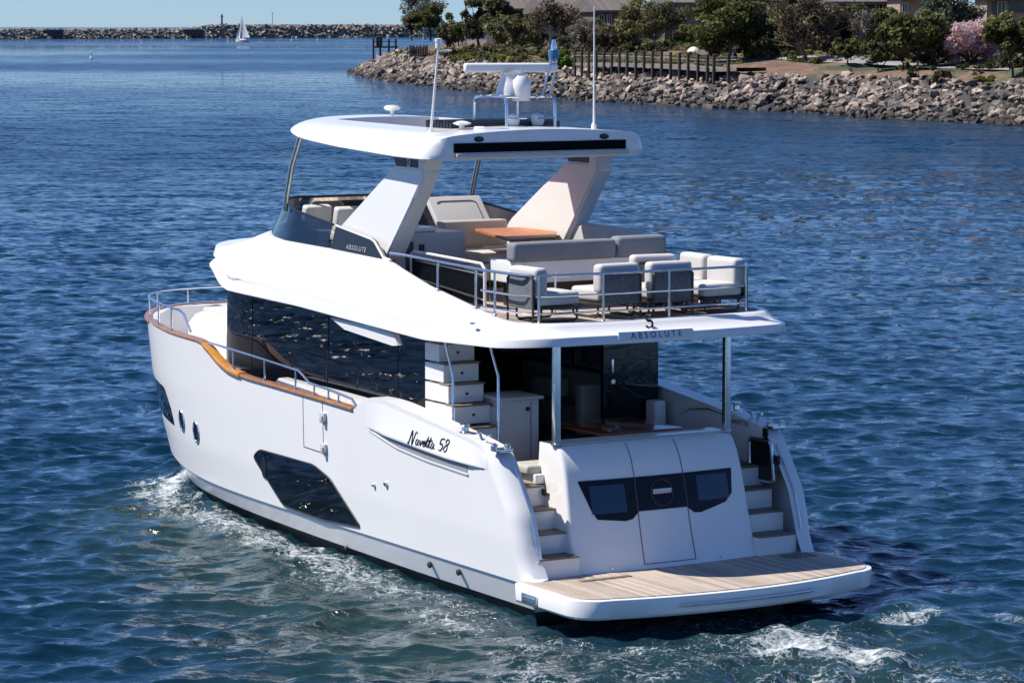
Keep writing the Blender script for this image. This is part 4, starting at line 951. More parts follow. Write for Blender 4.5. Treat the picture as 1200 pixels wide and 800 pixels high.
# armchairs: loose, each one a thing
def make_chair():
    r = empty('deck_armchair')
    MB().box(-.36, .36, -.36, .36, .24, .44, .07, 4).build('seat', fabric_l, r)
    MB().box(-.42, -.20, -.37, .37, .36, .80, .08, 4).build('backrest', fabric_l, r)
    m = MB(); m.box(-.45, -.425, -.34, .34, .20, .66, .012); m.build('back_panel', mesh_d, r)
    m = MB(); m.tube([(-.45, -.34, .0), (-.45, -.34, .62), (-.45, -.28, .68), (-.45, .28, .68), (-.45, .34, .62), (-.45, .34, .0)], .02, 6); m.build('back_frame', frame_d, r)
    m = MB(); m.box(-.42, .36, -.36, .36, .19, .235, .01); m.build('seat_frame', frame_d, r)
    for sy in (-.33, .33):
        m = MB(); m.tube([(-.30, sy, .21), (-.30, sy, .05), (-.26, sy, .015), (.28, sy, .015), (.32, sy, .05), (.32, sy, .21)], .019, 6); m.build('leg', frame_d, r)
    return r
proto = make_chair()
for i, (x, y, a, lab) in enumerate(((1.62, 1.52, -88, 'padded deck armchair in the port aft corner, its back to the port rail'), (1.78, .42, 4, 'padded deck armchair with dark back panel facing forward, left of the aft pair'),
        (1.74, -.50, -2, 'padded deck armchair with dark back panel facing forward, right of the aft pair'), (1.62, -1.36, 92, 'padded deck armchair in the starboard aft corner turned sideways'),
        (2.50, -1.40, 86, 'pale padded armchair along the starboard rail forward of the corner chair'), (2.95, -1.05, -8, 'deck armchair half hidden behind the aft row beside the sofa end'))):
    o = proto if i == 0 else copy_tree(proto)
    o.location = (x, y, 4.04); o.rotation_euler = (0, 0, R(a)); tag(o, lab, 'armchair', 'armchairs on the aft flybridge deck')

# ================================================================== SHORE
WZ = -.12
def rock_mat(name, c1, c2, wet=True):
    m = bpy.data.materials.new(name); m.use_nodes = True; t = m.node_tree; p = t.nodes['Principled BSDF']; p.inputs['Roughness'].default_value = .85
    g = t.nodes.new('ShaderNodeNewGeometry')
    n = t.nodes.new('ShaderNodeTexNoise'); n.inputs['Scale'].default_value = .75; n.inputs['Detail'].default_value = 1; t.links.new(g.outputs['Position'], n.inputs[0])
    n2 = t.nodes.new('ShaderNodeTexNoise'); n2.inputs['Scale'].default_value = 4; n2.inputs['Detail'].default_value = 4; t.links.new(g.outputs['Position'], n2.inputs[0])
    r = t.nodes.new('ShaderNodeMapRange'); r.inputs['From Min'].default_value = .38; r.inputs['From Max'].default_value = .62; t.links.new(n.outputs[0], r.inputs[0])
    mx = t.nodes.new('ShaderNodeMix'); mx.data_type = 'RGBA'; mx.inputs[6].default_value = (*c1, 1); mx.inputs[7].default_value = (*c2, 1); t.links.new(r.outputs[0], mx.inputs[0])
    k = t.nodes.new('ShaderNodeMapRange'); k.inputs['From Min'].default_value = .3; k.inputs['From Max'].default_value = .7; k.inputs['To Min'].default_value = .6; k.inputs['To Max'].default_value = 1.35; t.links.new(n2.outputs[0], k.inputs[0])
    s = t.nodes.new('ShaderNodeVectorMath'); s.operation = 'SCALE'; t.links.new(mx.outputs[2], s.inputs[0]); t.links.new(k.outputs[0], s.inputs['Scale'])
    out = s.outputs[0]
    if wet:
        sx = t.nodes.new('ShaderNodeSeparateXYZ'); t.links.new(g.outputs['Position'], sx.inputs[0])
        w = t.nodes.new('ShaderNodeMapRange'); w.inputs['From Min'].default_value = .1; w.inputs['From Max'].default_value = .8; w.inputs['To Min'].default_value = .30; w.inputs['To Max'].default_value = 1; t.links.new(sx.outputs[2], w.inputs[0])
        s2 = t.nodes.new('ShaderNodeVectorMath'); s2.operation = 'SCALE'; t.links.new(out, s2.inputs[0]); t.links.new(w.outputs[0], s2.inputs['Scale']); out = s2.outputs[0]
    t.links.new(out, p.inputs['Base Color'])
    return m
rk_dark = rock_mat('grey_basalt', (.055, .048, .042), (.24, .20, .16))
rk_mid = rock_mat('tan_rock', (.12, .10, .085), (.40, .32, .25))
rk_pink = rock_mat('pink_granite', (.22, .155, .12), (.46, .37, .30))
rk_far = rock_mat('breakwater_rock', (.085, .075, .06), (.34, .30, .25), False)
SHORE_PX = [(1200, 147), (1150, 144), (1100, 141), (1050, 139), (1000, 136), (950, 132), (900, 128), (860, 127), (800, 123.5), (760, 121.5), (700, 118), (640, 113), (560, 107), (520, 103), (470, 97), (430, 90), (412, 84)]
SP = []
for px, row in SHORE_PX:
    d = F35*(CAM.z-WZ)/(row-26); SP.append(((px-600)/F35*d, d))
POLY = [(150, 20), (88, 60), (66, 130), (52, 195)]+SP+[(-28, 545), (-20, 562), (10, 590), (60, 620), (170, 660), (260, 500), (260, 20)]
PA = np.array(POLY); PB = np.roll(PA, -1, 0)
def sdist(L, D):
    L = np.asarray(L, float); D = np.asarray(D, float); best = np.full(L.shape, 1e9); inside = np.zeros(L.shape, bool)
    for (ax, ay), (bx, by) in zip(PA, PB):
        ex, ey = bx-ax, by-ay; t = np.clip(((L-ax)*ex+(D-ay)*ey)/(ex*ex+ey*ey), 0, 1)
        best = np.minimum(best, np.hypot(L-ax-t*ex, D-ay-t*ey))
        c = ((ay > D) != (by > D)) & (L < (bx-ax)*(D-ay)/(by-ay+1e-12)+ax); inside ^= c
    return np.where(inside, best, -best)
HT = [(-30, -3), (-5, -1.8), (0, -.25), (7, 2.75), (10, 3.4), (16, 4.4), (22, 5.0), (35, 5.5), (60, 5.8), (200, 6)]
def hterr(L, D):
    s = sdist(L, D); h = np.interp(s, [a for a, _ in HT], [b for _, b in HT])
    return h+np.where(s > 8, .18*np.sin(np.asarray(L)*.45+np.asarray(D)*.21)+.12*np.sin(np.asarray(D)*.5), 0)
def make_terrain():
    L = np.arange(-50, 150, 1.6); D = np.arange(60, 640, 2.2); GL, GD = np.meshgrid(L, D); H = hterr(GL, GD)
    X = CAM.x+math.cos(YAW)*GD+math.sin(YAW)*GL; Y = CAM.y+math.sin(YAW)*GD-math.cos(YAW)*GL
    co = np.stack([X, Y, H], -1).reshape(-1, 3); nl = len(L)
    i = np.arange(len(D)-1)[:, None]*nl; j = np.arange(nl-1)
    q = np.stack([i+j, i+j+1, i+nl+j+1, i+nl+j], -1).reshape(-1, 4)
    keep = (H.reshape(-1)[q] > -2.9).any(1); q = q[keep]
    me = bpy.data.meshes.new('bank_ground'); me.from_pydata(co.tolist(), [], q.tolist()); me.update()
    m = bpy.data.materials.new('bank_soil'); m.use_nodes = True; t = m.node_tree; p = t.nodes['Principled BSDF']; p.inputs['Roughness'].default_value = .95
    tc = t.nodes.new('ShaderNodeTexCoord'); n = t.nodes.new('ShaderNodeTexNoise'); n.inputs['Scale'].default_value = .16; n.inputs['Detail'].default_value = 6; t.links.new(tc.outputs['Object'], n.inputs[0])
    cr = t.nodes.new('ShaderNodeValToRGB'); e = cr.color_ramp.elements; e[0].position = .38; e[0].color = (.15, .085, .055, 1); e[1].position = .62; e[1].color = (.055, .075, .025, 1)
    x = cr.color_ramp.elements.new(.5); x.color = (.21, .13, .085, 1); t.links.new(n.outputs[0], cr.inputs[0])
    sx = t.nodes.new('ShaderNodeSeparateXYZ'); t.links.new(tc.outputs['Object'], sx.inputs[0]); w = t.nodes.new('ShaderNodeMapRange'); w.inputs['From Min'].default_value = 2.5; w.inputs['From Max'].default_value = 3.1; t.links.new(sx.outputs[2], w.inputs[0])
    mx = t.nodes.new('ShaderNodeMix'); mx.data_type = 'RGBA'; mx.inputs[6].default_value = (.05, .045, .04, 1); t.links.new(w.outputs[0], mx.inputs[0]); n9 = t.nodes.new('ShaderNodeTexNoise'); n9.inputs['Scale'].default_value = 2.2; n9.inputs['Detail'].default_value = 6; n9.inputs['Roughness'].default_value = .7; t.links.new(tc.outputs['Object'], n9.inputs[0])
    k9 = t.nodes.new('ShaderNodeMapRange'); k9.inputs['From Min'].default_value = .35; k9.inputs['From Max'].default_value = .65; k9.inputs['To Min'].default_value = .45; k9.inputs['To Max'].default_value = 1.25; t.links.new(n9.outputs[0], k9.inputs[0])
    s9 = t.nodes.new('ShaderNodeVectorMath'); s9.operation = 'SCALE'; t.links.new(cr.outputs[0], s9.inputs[0]); t.links.new(k9.outputs[0], s9.inputs['Scale'])
    t.links.new(s9.outputs[0], mx.inputs[7]); t.links.new(mx.outputs[2], p.inputs['Base Color'])
    o = link('bank_ground', me, m, None, 60); o['kind'] = 'structure'
make_terrain()
def ground(px, row):
    """where the sight line of a surveyed point meets the bank: (lateral, depth, height)"""
    for d in np.arange(200, 620, .5):
        l = (px-600)/F35*d; z = CAM.z-(row-26)/F35*d
        h = float(hterr(np.array([l]), np.array([d]))[0])
        if h >= z: return l, d, h
    return l, 600, 5.
def wpos(l, d, z=0): p = F2(l, d); p.z = z; return p
FACE = YAW-math.pi/2     # local x to the right, y away, seen from the channel
# ---- boulders of the bank
def rock_mesh(i, r):
    b = bmesh.new(); rng = np.random.default_rng(100+i)
    for _ in range(13):
        v = rng.normal(size=3); v /= np.linalg.norm(v); v *= rng.uniform(.78, 1.05); b.verts.new((v[0]*r*rng.uniform(.9, 1.3), v[1]*r, v[2]*r*.75))
    g = bmesh.ops.convex_hull(b, input=b.verts); bmesh.ops.delete(b, geom=[x for x in g['geom_interior'] if isinstance(x, bmesh.types.BMVert)], context='VERTS')
    me = bpy.data.meshes.new('boulder'); b.to_mesh(me); b.free(); return me
def scatter_rocks():
    rng = np.random.default_rng(3); pts = []
    vis = [POLY[3]]+SP+[(-28, 545), (-22, 560)]
    nv = [np.array(vis[min(i+1, len(vis)-1)])-np.array(vis[max(i-1, 0)]) for i in range(len(vis))]; nv = [np.array((v[1], -v[0]))/np.linalg.norm(v) for v in nv]
    for kk, (a, b) in enumerate(zip(vis, vis[1:])):
        a = np.array(a); b = np.array(b); L = np.linalg.norm(b-a); t = (b-a)/L; n = np.array((t[1], -t[0])); q0 = (kk+1.0)
        for _ in range(int(L*17.0)):
            u = rng.random()*L; v = rng.uniform(-.6, 8.2); n = nv[kk]*(1-u/L)+nv[kk+1]*(u/L); p = a+t*u+n/np.linalg.norm(n)*v
            h = np.interp(v, [x for x, _ in HT], [y for _, y in HT])
            s = min(1.0, .33*math.exp(rng.normal()*.38))*(1.1 if v < 4 else 1.05)
            if v > 7 and rng.random() < .5: continue
            up = v > 3.6+rng.normal()*1.0
            k = 2 if up and rng.random() < .42 else (1 if rng.random() < .35 else 0)
            pts.append((p[0], p[1], h+.16, s, k, rng.random()*6.28, rng.normal()*.5, rng.normal()*.5, int(rng.integers(0, 10))))
    return pts
RP_ = scatter_rocks(); RP_.sort(key=lambda q: q[1])
base_r = [[rock_mesh(i, 1.0) for i in range(10)] for _ in range(3)]
for k, mt in enumerate((rk_dark, rk_mid, rk_pink)):
    for me in base_r[k]: me.materials.append(mt)
vis_ = [q for q in RP_ if abs(q[0]/q[1]) < .178]
own = vis_[:290]; own_ids = set(id(q) for q in own)
RL = ['dark grey angular boulder in the rock bank at the water edge on the right', 'tan angular boulder among the grey stones of the right rock bank', 'pale pinkish boulder in the upper rock bank on the right']
for q in own:
    o = bpy.data.objects.new('boulder', base_r[q[4]][q[8]]); COL.objects.link(o); o.location = wpos(q[0], q[1], q[2]); o.rotation_euler = (q[6], q[7], q[5]); o.scale = (q[3]*1.1, q[3], q[3])
    tag(o, RL[q[4]], 'boulder', 'boulders of the rock bank, ' + ('grey', 'tan', 'pinkish')[q[4]])
def merged_rocks(pts, meshes, mats, name):
    V, Fc, mi, off = [], [], [], 0
    cache = {}
    for q in pts:
        key = q[8]
        if key not in cache:
            me = meshes[key]; cache[key] = (np.array([v.co[:] for v in me.vertices]), [tuple(p.vertices) for p in me.polygons])
        co, fs = cache[key]
        M = (Matrix.Translation(wpos(q[0], q[1], q[2])) @ Matrix.Rotation(q[5], 4, 'Z') @ Matrix.Rotation(q[7], 4, 'Y') @ Matrix.Rotation(q[6], 4, 'X') @ Matrix.Diagonal((q[3]*1.1, q[3], q[3], 1)))
        Mn = np.array(M); V.append(co @ Mn[:3, :3].T+Mn[:3, 3]); Fc += [tuple(i+off for i in f) for f in fs]; mi += [q[4]]*len(fs); off += len(co)
    me = bpy.data.meshes.new(name); me.from_pydata(np.concatenate(V).tolist(), [], Fc); me.update()
    for m_ in mats: me.materials.append(m_)
    me.polygons.foreach_set('material_index', mi)
    o = bpy.data.objects.new(name, me); COL.objects.link(o); return o
rr = merged_rocks([q for q in RP_ if id(q) not in own_ids], base_r[0], (rk_dark, rk_mid, rk_pink), 'rock_bank')
tag(rr, 'long bank of tumbled grey and tan rocks running along the far shore', 'rock bank', kind='stuff')

# ---- breakwater far out
bw = empty('breakwater', wpos(-150, 1500, 0)); tag(bw, 'long low rock breakwater across the harbour mouth', 'breakwater')
inv = Matrix.Translation(bw.location).inverted()
def bwd(px): return 1440+(px+100)*.45
bp = [(px, bwd(px)) for px in range(-420, 660, 20)]
def bwtop(px): return 4.6 if px < 225 else (6.1 if px > 250 else 4.6+1.5*(px-225)/25)
m = MB(); rows = []
for px, d in bp:
    l = (px-600)/F35*d; zt_ = bwtop(px)
    rows.append([inv @ wpos(l, d, -1), inv @ wpos(l, d+7, zt_-.4), inv @ wpos(l, d+16, zt_-.2), inv @ wpos(l, d+24, -1)])
m.grid(rows); m.build('mound', rk_far, bw, 0)
rng = np.random.default_rng(9); bpts = []
for _ in range(3400):
    px = rng.uniform(-300, 560); d = bwd(px); v = rng.uniform(-.5, 16); zt_ = bwtop(px); d2 = d+v; l = (px-600)/F35*d2
    z = min(zt_, v/7*zt_)-.3
    if px < 225 and v > 7 and rng.random() < .75: continue
    bpts.append((l, d2, z, rng.uniform(.8, 1.6)*(1.25 if px > 225 else 1), 0, rng.random()*6.28, rng.normal()*.4, rng.normal()*.4, int(rng.integers(0, 10))))
o = merged_rocks(bpts, base_r[0], (rk_far,), 'boulders'); o.data.transform(inv); o.parent = bw; o['kind'] = 'stuff'
for a, b_, nm in ((54, 77, 'dark low wall on the breakwater at far left'), (217, 240, 'dark low wall on the breakwater just left of the beacon')):
    d = bwd(a)+4; e = empty('retaining_wall', wpos((a-600)/F35*d, d, 1.0), FACE+.2); tag(e, nm, 'wall')
    MB().box(0, (b_-a)/F35*d, 0, 4, 0, 3.3).build('wall_block', frame_d, e, 0); MB().box(-.3, (b_-a)/F35*d+.3, -.3, 4, 3.3, 3.7).build('coping', gel_grey, e, 0)
def mast_thing(name, px, row_b, row_t, label, cat, tower=False):
    d = bwd(px)+12; h = (row_b-row_t)/F35*d; z0 = CAM.z-(row_b-26)/F35*d; e = empty(name, wpos((px-600)/F35*d, d, z0), FACE); tag(e, label, cat)
    if tower:
        m = MB(); m.lathe([(1.6, -1), (1.6, 1.2), (.5, 1.4), (.42, h*.75)], seg=10); m.build('tower', frame_d, e)
        m = MB(); m.lathe([(.9, h*.75), (.9, h*.80), (.45, h*.82), (.45, h*.97), (.1, h)], seg=10); m.build('lantern', frame_d, e)
    else:
        m = MB(); m.tube([(0, 0, -.5), (0, 0, h)], [.16, .09], 6); m.build('pole', frame_d, e); m = MB(); m.box(-.7, .7, -.1, .1, h-.5, h-.3); m.build('crossarm', frame_d, e)
mast_thing('harbour_beacon', 262, 31, 17, 'dark beacon tower on the breakwater beside the sailboat', 'beacon', True)
mast_thing('light_pole', 321, 30, 15, 'thin pole standing on the breakwater right of the sailboat', 'pole')

# ---- sailboat and channel buoys
d = F35*(CAM.z-WZ)/(49.5-26); sb = empty('sailboat', at(286, d, WZ), YAW+R(60)); tag(sb, 'small white sailboat under full sail near the breakwater', 'sailboat')
sc = d/F35
m = MB(); rows = []
for x, b_, z in ((-3.6, 1.0, 1.0), (-2, 1.25, .95), (0, 1.3, 1.0), (2, .95, 1.1), (3.6, .06, 1.3)): rows.append([(x, -b_, z), (x, -b_*.8, .2), (x, 0, -.25), (x, b_*.8, .2), (x, b_, z)])
m.grid(rows); m.face([r[0] for r in rows]+[r[-1] for r in rows[::-1]]); m.face(rows[0]); m.build('hull', gel, sb)
m = MB(); m.box(-1.5, 1.2, -.6, .6, 1.0, 1.4, .1); m.build('cabin', gel, sb)
m = MB(); m.tube([(.4, 0, 1), (.4, 0, 11.3)], .07, 6); m.tube([(.4, 0, 1.9), (-3.4, -.5, 1.9)], .05, 6); m.build('mast', steel, sb)
m = MB(); m.grid([[(.35-(3.6*(1-t))*s, -.9*math.sin(s*2.2)*(1-t)*.5, 2.0+9.1*t) for s in np.linspace(0, 1, 8)] for t in np.linspace(0, 1, 10)]); m.build('mainsail', mat('sail_cloth', (.8, .8, .78), .7), sb)
m = MB(); m.grid([[(3.5-(3.0-.1)*t-(1.9*(1-t))*s, -.8*math.sin(s*2.5)*(1-t)*.5, 1.5+8.3*t) for s in np.linspace(0, 1, 8)] for t in np.linspace(0, 1, 10)]); m.build('jib', MATS['sail_cloth'], sb)
for px, rb, rt, lab in ((109, 68.5, 60, 'white can buoy floating in the open water, nearest of the buoys'), (168, 51, 46.5, 'small white buoy midway between the near buoy and the sailboat'), (269, 49, 45, 'small white buoy just left of the sailboat'), (343, 47.5, 43.5, 'small white buoy right of the sailboat, nearer of two'), (373, 47.5, 43.5, 'small white buoy farthest right before the point')):
    d = F35*(CAM.z-WZ)/(rb-26); h = (rb-rt)/F35*d; e = empty('buoy', at(px, d, WZ)); tag(e, lab, 'buoy', 'white channel buoys')
    m = MB(); m.lathe([(.1, -.3), (h*.24, -.1), (h*.26, h*.14), (h*.2, h*.2)], seg=12); m.build('float', gel, e)
    m = MB(); m.lathe([(h*.11, h*.18), (h*.09, h*.7), (h*.12, h*.74), (h*.12, h*.9), (.02, h)], seg=10); m.build('marker', gel, e)

# ---- vegetation
def leaf_mat(name, c1, c2, c3=None):
    m = bpy.data.materials.new(name); m.use_nodes = True; t = m.node_tree; p = t.nodes['Principled BSDF']; p.inputs['Roughness'].default_value = .55
    p.inputs['Specular IOR Level'].default_value = .25
    at_ = t.nodes.new('ShaderNodeAttribute'); at_.attribute_name = 'tone'
    cr = t.nodes.new('ShaderNodeValToRGB'); e = cr.color_ramp.elements; e[0].position = .1; e[0].color = (*c1, 1); e[1].position = .8; e[1].color = (*c2, 1)
    if c3: x = e.new(.97); x.color = (*c3, 1)
    t.links.new(at_.outputs['Fac'], cr.inputs[0]); t.links.new(cr.outputs[0], p.inputs['Base Color'])
    tl = t.nodes.new('ShaderNodeBsdfTranslucent'); mx = t.nodes.new('ShaderNodeMixShader'); mx.inputs[0].default_value = .4; t.links.new(cr.outputs[0], tl.inputs[0]); t.links.new(p.outputs[0], mx.inputs[1]); t.links.new(tl.outputs[0], mx.inputs[2]); t.links.new(mx.outputs[0], t.nodes['Material Output'].inputs[0])
    return m
LM = dict(olive=leaf_mat('olive_leaves', (.07, .07, .028), (.21, .19, .075), (.33, .29, .13)), dark=leaf_mat('dark_green_leaves', (.028, .036, .016), (.09, .095, .038), (.16, .155, .06)),
          green=leaf_mat('green_leaves', (.05, .06, .018), (.17, .17, .05), (.29, .27, .085)), brown=leaf_mat('brownish_leaves', (.06, .045, .028), (.18, .14, .08), (.28, .23, .15)),
          bright=leaf_mat('bright_green_leaves', (.05, .11, .012), (.13, .22, .03), (.2, .3, .05)), silver=leaf_mat('silver_green_leaves', (.06, .075, .05), (.16, .18, .12), (.24, .26, .19)),
          pink=leaf_mat('pink_blossom', (.42, .27, .26), (.72, .53, .51), (.82, .69, .66)), twig=leaf_mat('bare_twigs', (.10, .085, .07), (.24, .205, .17), (.34, .31, .27)), lime=leaf_mat('yellow_green_leaves', (.10, .12, .02), (.24, .25, .05), (.34, .33, .09)),
          white=leaf_mat('white_flowers', (.16, .18, .08), (.45, .46, .38), (.66, .66, .6)))
bark = mat('grey_bark', (.16, .135, .11), .9, noise=(3, .25)); bark_d = mat('dark_bark', (.06, .048, .038), .9, noise=(3, .25)); bark_w = mat('pale_bark', (.42, .38, .33), .85, noise=(3, .2))
def leaves(clumps, n, size, rng, name, lm, parent, aspect=.55, flat=0.0):
    """clumps: list of (centre, radius); n leaf quads over their shells"""
    c = np.array([q[0] for q in clumps]); r = np.array([q[1] for q in clumps]); w = r**2/np.sum(r**2)
    idx = rng.choice(len(c), n, p=w); v = rng.normal(size=(n, 3)); v /= np.linalg.norm(v, axis=1)[:, None]
    rad = r[idx]*(rng.random(n)**.42)*rng.uniform(.75, 1.12, n); P = c[idx]+v*rad[:, None]*np.array([1, 1, .82])
    nrm = v*.7+rng.normal(size=(n, 3))*.55+np.array([0, 0, .35]); nrm /= np.linalg.norm(nrm, axis=1)[:, None]
    a = np.cross(nrm, rng.normal(size=(n, 3))); a /= np.linalg.norm(a, axis=1)[:, None]+1e-9; b = np.cross(nrm, a)
    s = size*rng.uniform(.6, 1.5, n)[:, None]; A = a*s; B = b*s*aspect
    V = np.stack([P-A-B*.3, P+B, P+A+B*.1, P-B*.9], 1).reshape(-1, 3)
    me = bpy.data.meshes.new(name); me.vertices.add(4*n); me.vertices.foreach_set('co', V.astype(np.float32).ravel()); me.loops.add(4*n); me.loops.foreach_set('vertex_index', np.arange(4*n, dtype=np.int32))
    me.polygons.add(n); me.polygons.foreach_set('loop_start', np.arange(0, 4*n, 4, dtype=np.int32)); me.polygons.foreach_set('loop_total', np.full(n, 4, np.int32)); me.update(calc_edges=True)
    ct = rng.random(len(c)); tone = np.clip(.5*ct[idx]+.5*rng.random(n), 0, 1)
    at_ = me.attributes.new('tone', 'FLOAT', 'FACE'); at_.data.foreach_set('value', tone.astype(np.float32))
    me.materials.append(lm); o = bpy.data.objects.new(name, me); COL.objects.link(o); o.parent = parent; return o
SEED = [20]
def tree(px, row_b, row_t, w_px, label, style='olive', bk=None, trunk=.35, n=2600, name='broadleaf_tree', dens=1.0, leaf=.20, trunks=1, twigs=0, group='trees on the far bank', lobes=26, dd=0):
    SEED[0] += 1; rng = np.random.default_rng(SEED[0]); l, d, z = ground(px, row_b); d += dd; l = (px-600)/F35*d; k = d/F35; H = (row_b-row_t)*k; W = w_px*k
    e = empty(name, wpos(l, d, z-.1), FACE); tag(e, label, 'tree', group)
    z0 = H*trunk*.75; W *= 1.22; cz = (z0+H)/2; hz_ = (H-z0)/2; clumps = []
    for _ in range(lobes):
        v = rng.normal(size=3); v /= np.linalg.norm(v); f = rng.uniform(.35, .92); q = np.array([v[0]*W/2*f, v[1]*W/2*f*.8, cz+v[2]*hz_*f]); clumps.append((q, min(W, 2*hz_)*rng.uniform(.12, .25)))
    bk = bk or bark; m = MB()
    for t_ in range(trunks):
        bx = (t_-(trunks-1)/2)*W*.16+rng.normal()*.1; top = np.array([bx*1.6+rng.normal()*W*.03, rng.normal()*.2, z0*1.05]); r0 = max(.09, H*.026)/math.sqrt(trunks)
        m.tube([(bx, 0, -.3), (bx+rng.normal()*.08, 0, z0*.5), tuple(top)], [r0*1.2, r0, r0*.8], 7)
        for ci in rng.choice(len(clumps), min(len(clumps), 9), replace=False):
            q = clumps[ci][0]; mid = (top+q)/2+rng.normal(size=3)*W*.035; m.tube([tuple(top), tuple(mid), tuple(q)], [r0*.55, r0*.33, r0*.12], 5)
    for _ in range(twigs):
        q = clumps[rng.integers(len(clumps))]; a = np.array([0, 0, z0]); b_ = q[0]+rng.normal(size=3)*q[1]*.9; mid = (a*.45+b_*.55)+rng.normal(size=3)*W*.04
        m.tube([tuple(a*.6+mid*.4), tuple(mid), tuple(b_)], [.05, .04, .015], 4)
    m.build('trunk', bk, e, 60); leaves(clumps, int(n*dens*1.7), leaf, rng, 'crown', LM[style], e); return e
def shrub(px, row_b, row_t, w_px, label, style='green', n=700, name='shrub', leaf=.16, lobes=12, group='shrubs on the far bank', dd=0, lm2=None):
    SEED[0] += 1; rng = np.random.default_rng(SEED[0]); l, d, z = ground(px, row_b); d += dd; l = (px-600)/F35*d; k = d/F35; H = (row_b-row_t)*k; W = w_px*k
    e = empty(name, wpos(l, d, z-.1), FACE); tag(e, label, 'shrub', group); clumps = []
    for _ in range(lobes):
        u = rng.uniform(-1, 1); v = rng.uniform(-1, 1); h = rng.uniform(.15, .8)*(1-.5*u*u); clumps.append((np.array([u*W*.42, v*W*.3, H*h]), min(W*.5, H)*rng.uniform(.2, .34)))
    m = MB()
    for ci in range(0, lobes, 2): m.tube([(0, 0, -.2), tuple(clumps[ci][0]*np.array([.5, .5, .6])), tuple(clumps[ci][0])], [.05, .035, .015], 4)
    m.build('stem', bark_d, e, 60); leaves(clumps, n, leaf, rng, 'foliage', LM[style], e)
    if lm2: leaves(clumps, n//2, leaf*.8, rng, 'blossom', LM[lm2], e)
    return e
tree(505, 52, 10, 46, 'dome shaped dark green tree standing alone near the rocky point', 'green', bark_d, .32, 3800, leaf=.24, lobes=34)
tree(484, 52, 16, 24, 'small rusty brown tree left of the dome shaped tree', 'brown', bark_d, .3, 1300, leaf=.22)
tree(497, 50, -14, 48, 'tall grey green eucalyptus rising behind the dome shaped tree', 'silver', bark_w, .3, 2600, leaf=.24, twigs=14, dd=40)
tree(562, 56, -12, 36, 'tall dark pine at the left end of the houses', 'dark', bark_d, .2, 3400, name='pine_tree', leaf=.26)
tree(585, 58, -6, 34, 'second dark pine just right of the tallest one', 'dark', bark_d, .2, 2600, name='pine_tree', leaf=.26, dd=8)
tree(540, 54, 24, 24, 'low green tree in front of the dark pines', 'green', bark_d, .3, 1200, leaf=.22)
tree(607, 64, 13, 66, 'broad olive brown tree with a leaning dark trunk above the shrubs', 'olive', bark_d, .28, 3400, leaf=.22, lobes=34, twigs=12)
tree(645, 62, -8, 44, 'tall sparse tree with pale bare branches behind the radar', 'brown', bark_w, .35, 1500, leaf=.2, twigs=36)
tree(684, 62, 18, 46, 'bare brownish tree right of the pale branched tree', 'twig', bark, .15, 1800, leaf=.16, twigs=40)
tree(712, 62, 26, 40, 'low brown bushy tree beside the boardwalk posts', 'brown', bark_d, .12, 1900, leaf=.2)
tree(735, 60, 22, 24, 'narrow green tree between the brown tree and the airy olive tree', 'olive', bark_d, .2, 900, leaf=.2)
tree(766, 57, -6, 82, 'big airy olive tree with white branching limbs behind the boardwalk', 'olive', bark_w, .22, 4200, leaf=.19, lobes=44, twigs=46)
tree(856, 72, -10, 96, 'largest dense green tree at the right end of the boardwalk', 'green', bark, .22, 7600, leaf=.22, lobes=58)
tree(900, 70, 26, 42, 'small dark tree with two thin trunks by the path', 'dark', bark_d, .38, 1700, leaf=.19, trunks=2)
tree(921, 71, 34, 32, 'short dark tree with slender stems left of the tall bare one', 'dark', bark_d, .42, 1000, leaf=.19, trunks=3)
tree(942, 72, -10, 76, 'tall brownish tree with many pale branches beside the path', 'brown', bark, .24, 3000, leaf=.19, lobes=40, twigs=60)
tree(975, 70, -8, 50, 'dark green tree crowding behind the tall brownish one', 'dark', bark_d, .15, 3000, leaf=.24, dd=14)
tree(992, 78, 42, 42, 'small round topped green tree on the red earth slope', 'green', bark_d, .35, 1700, leaf=.18)
tree(1007, 62, 12, 26, 'thin grey bare tree in front of the dark house', 'twig', bark_w, .25, 700, leaf=.14, twigs=40)
tree(1030, 82, 45, 44, 'low spreading tree with a crooked trunk at the top of the rocks', 'olive', bark_d, .4, 1800, leaf=.18, trunks=2)
tree(1072, 80, 12, 76, 'wide green tree with several stems in front of the pink blossom', 'green', bark_d, .3, 4800, leaf=.2, lobes=44, trunks=3, twigs=12)
tree(1112, 58, -12, 76, 'silvery green tree mass rising behind the pink blossom', 'silver', bark, .12, 4600, leaf=.22, lobes=40, dd=18)
tree(1098, 78, 44, 32, 'small sparse green tree beside the big pink blossom', 'green', bark_d, .4, 900, leaf=.18, trunks=2)
tree(1190, 90, 13, 68, 'green tree with slim leaning trunks at the right edge', 'green', bark_d, .36, 4600, leaf=.2, lobes=40, trunks=2)
shrub(1138, 74, 14, 82, 'large rounded shrub covered all over in pale pink blossom', 'pink', 13000, name='blossom_shrub', leaf=.14, lobes=46)
tree(820, 50, 4, 30, 'slim dark tree in front of the middle house', 'dark', bark_d, .2, 1200, leaf=.22, dd=6)
tree(665, 60, 40, 34, 'low grey green tree above the bright bush', 'silver', bark, .2, 900, leaf=.2)
shrub(657, 82, 55, 36, 'bright green round bush at the left end of the boardwalk', 'bright', 1900, leaf=.2, lobes=18)
shrub(543, 74, 62, 34, 'low yellow green groundcover shrub left of the white flowers', 'lime', 700)
shrub(565, 74, 57, 26, 'white flowering shrub on the left slope', 'olive', 500, lm2='white')
shrub(590, 76, 62, 40, 'green mounded shrub right of the white flowers', 'lime', 900)
shrub(520, 68, 54, 26, 'pale flowering shrub beside the timber palisade', 'silver', 500, lm2='white')
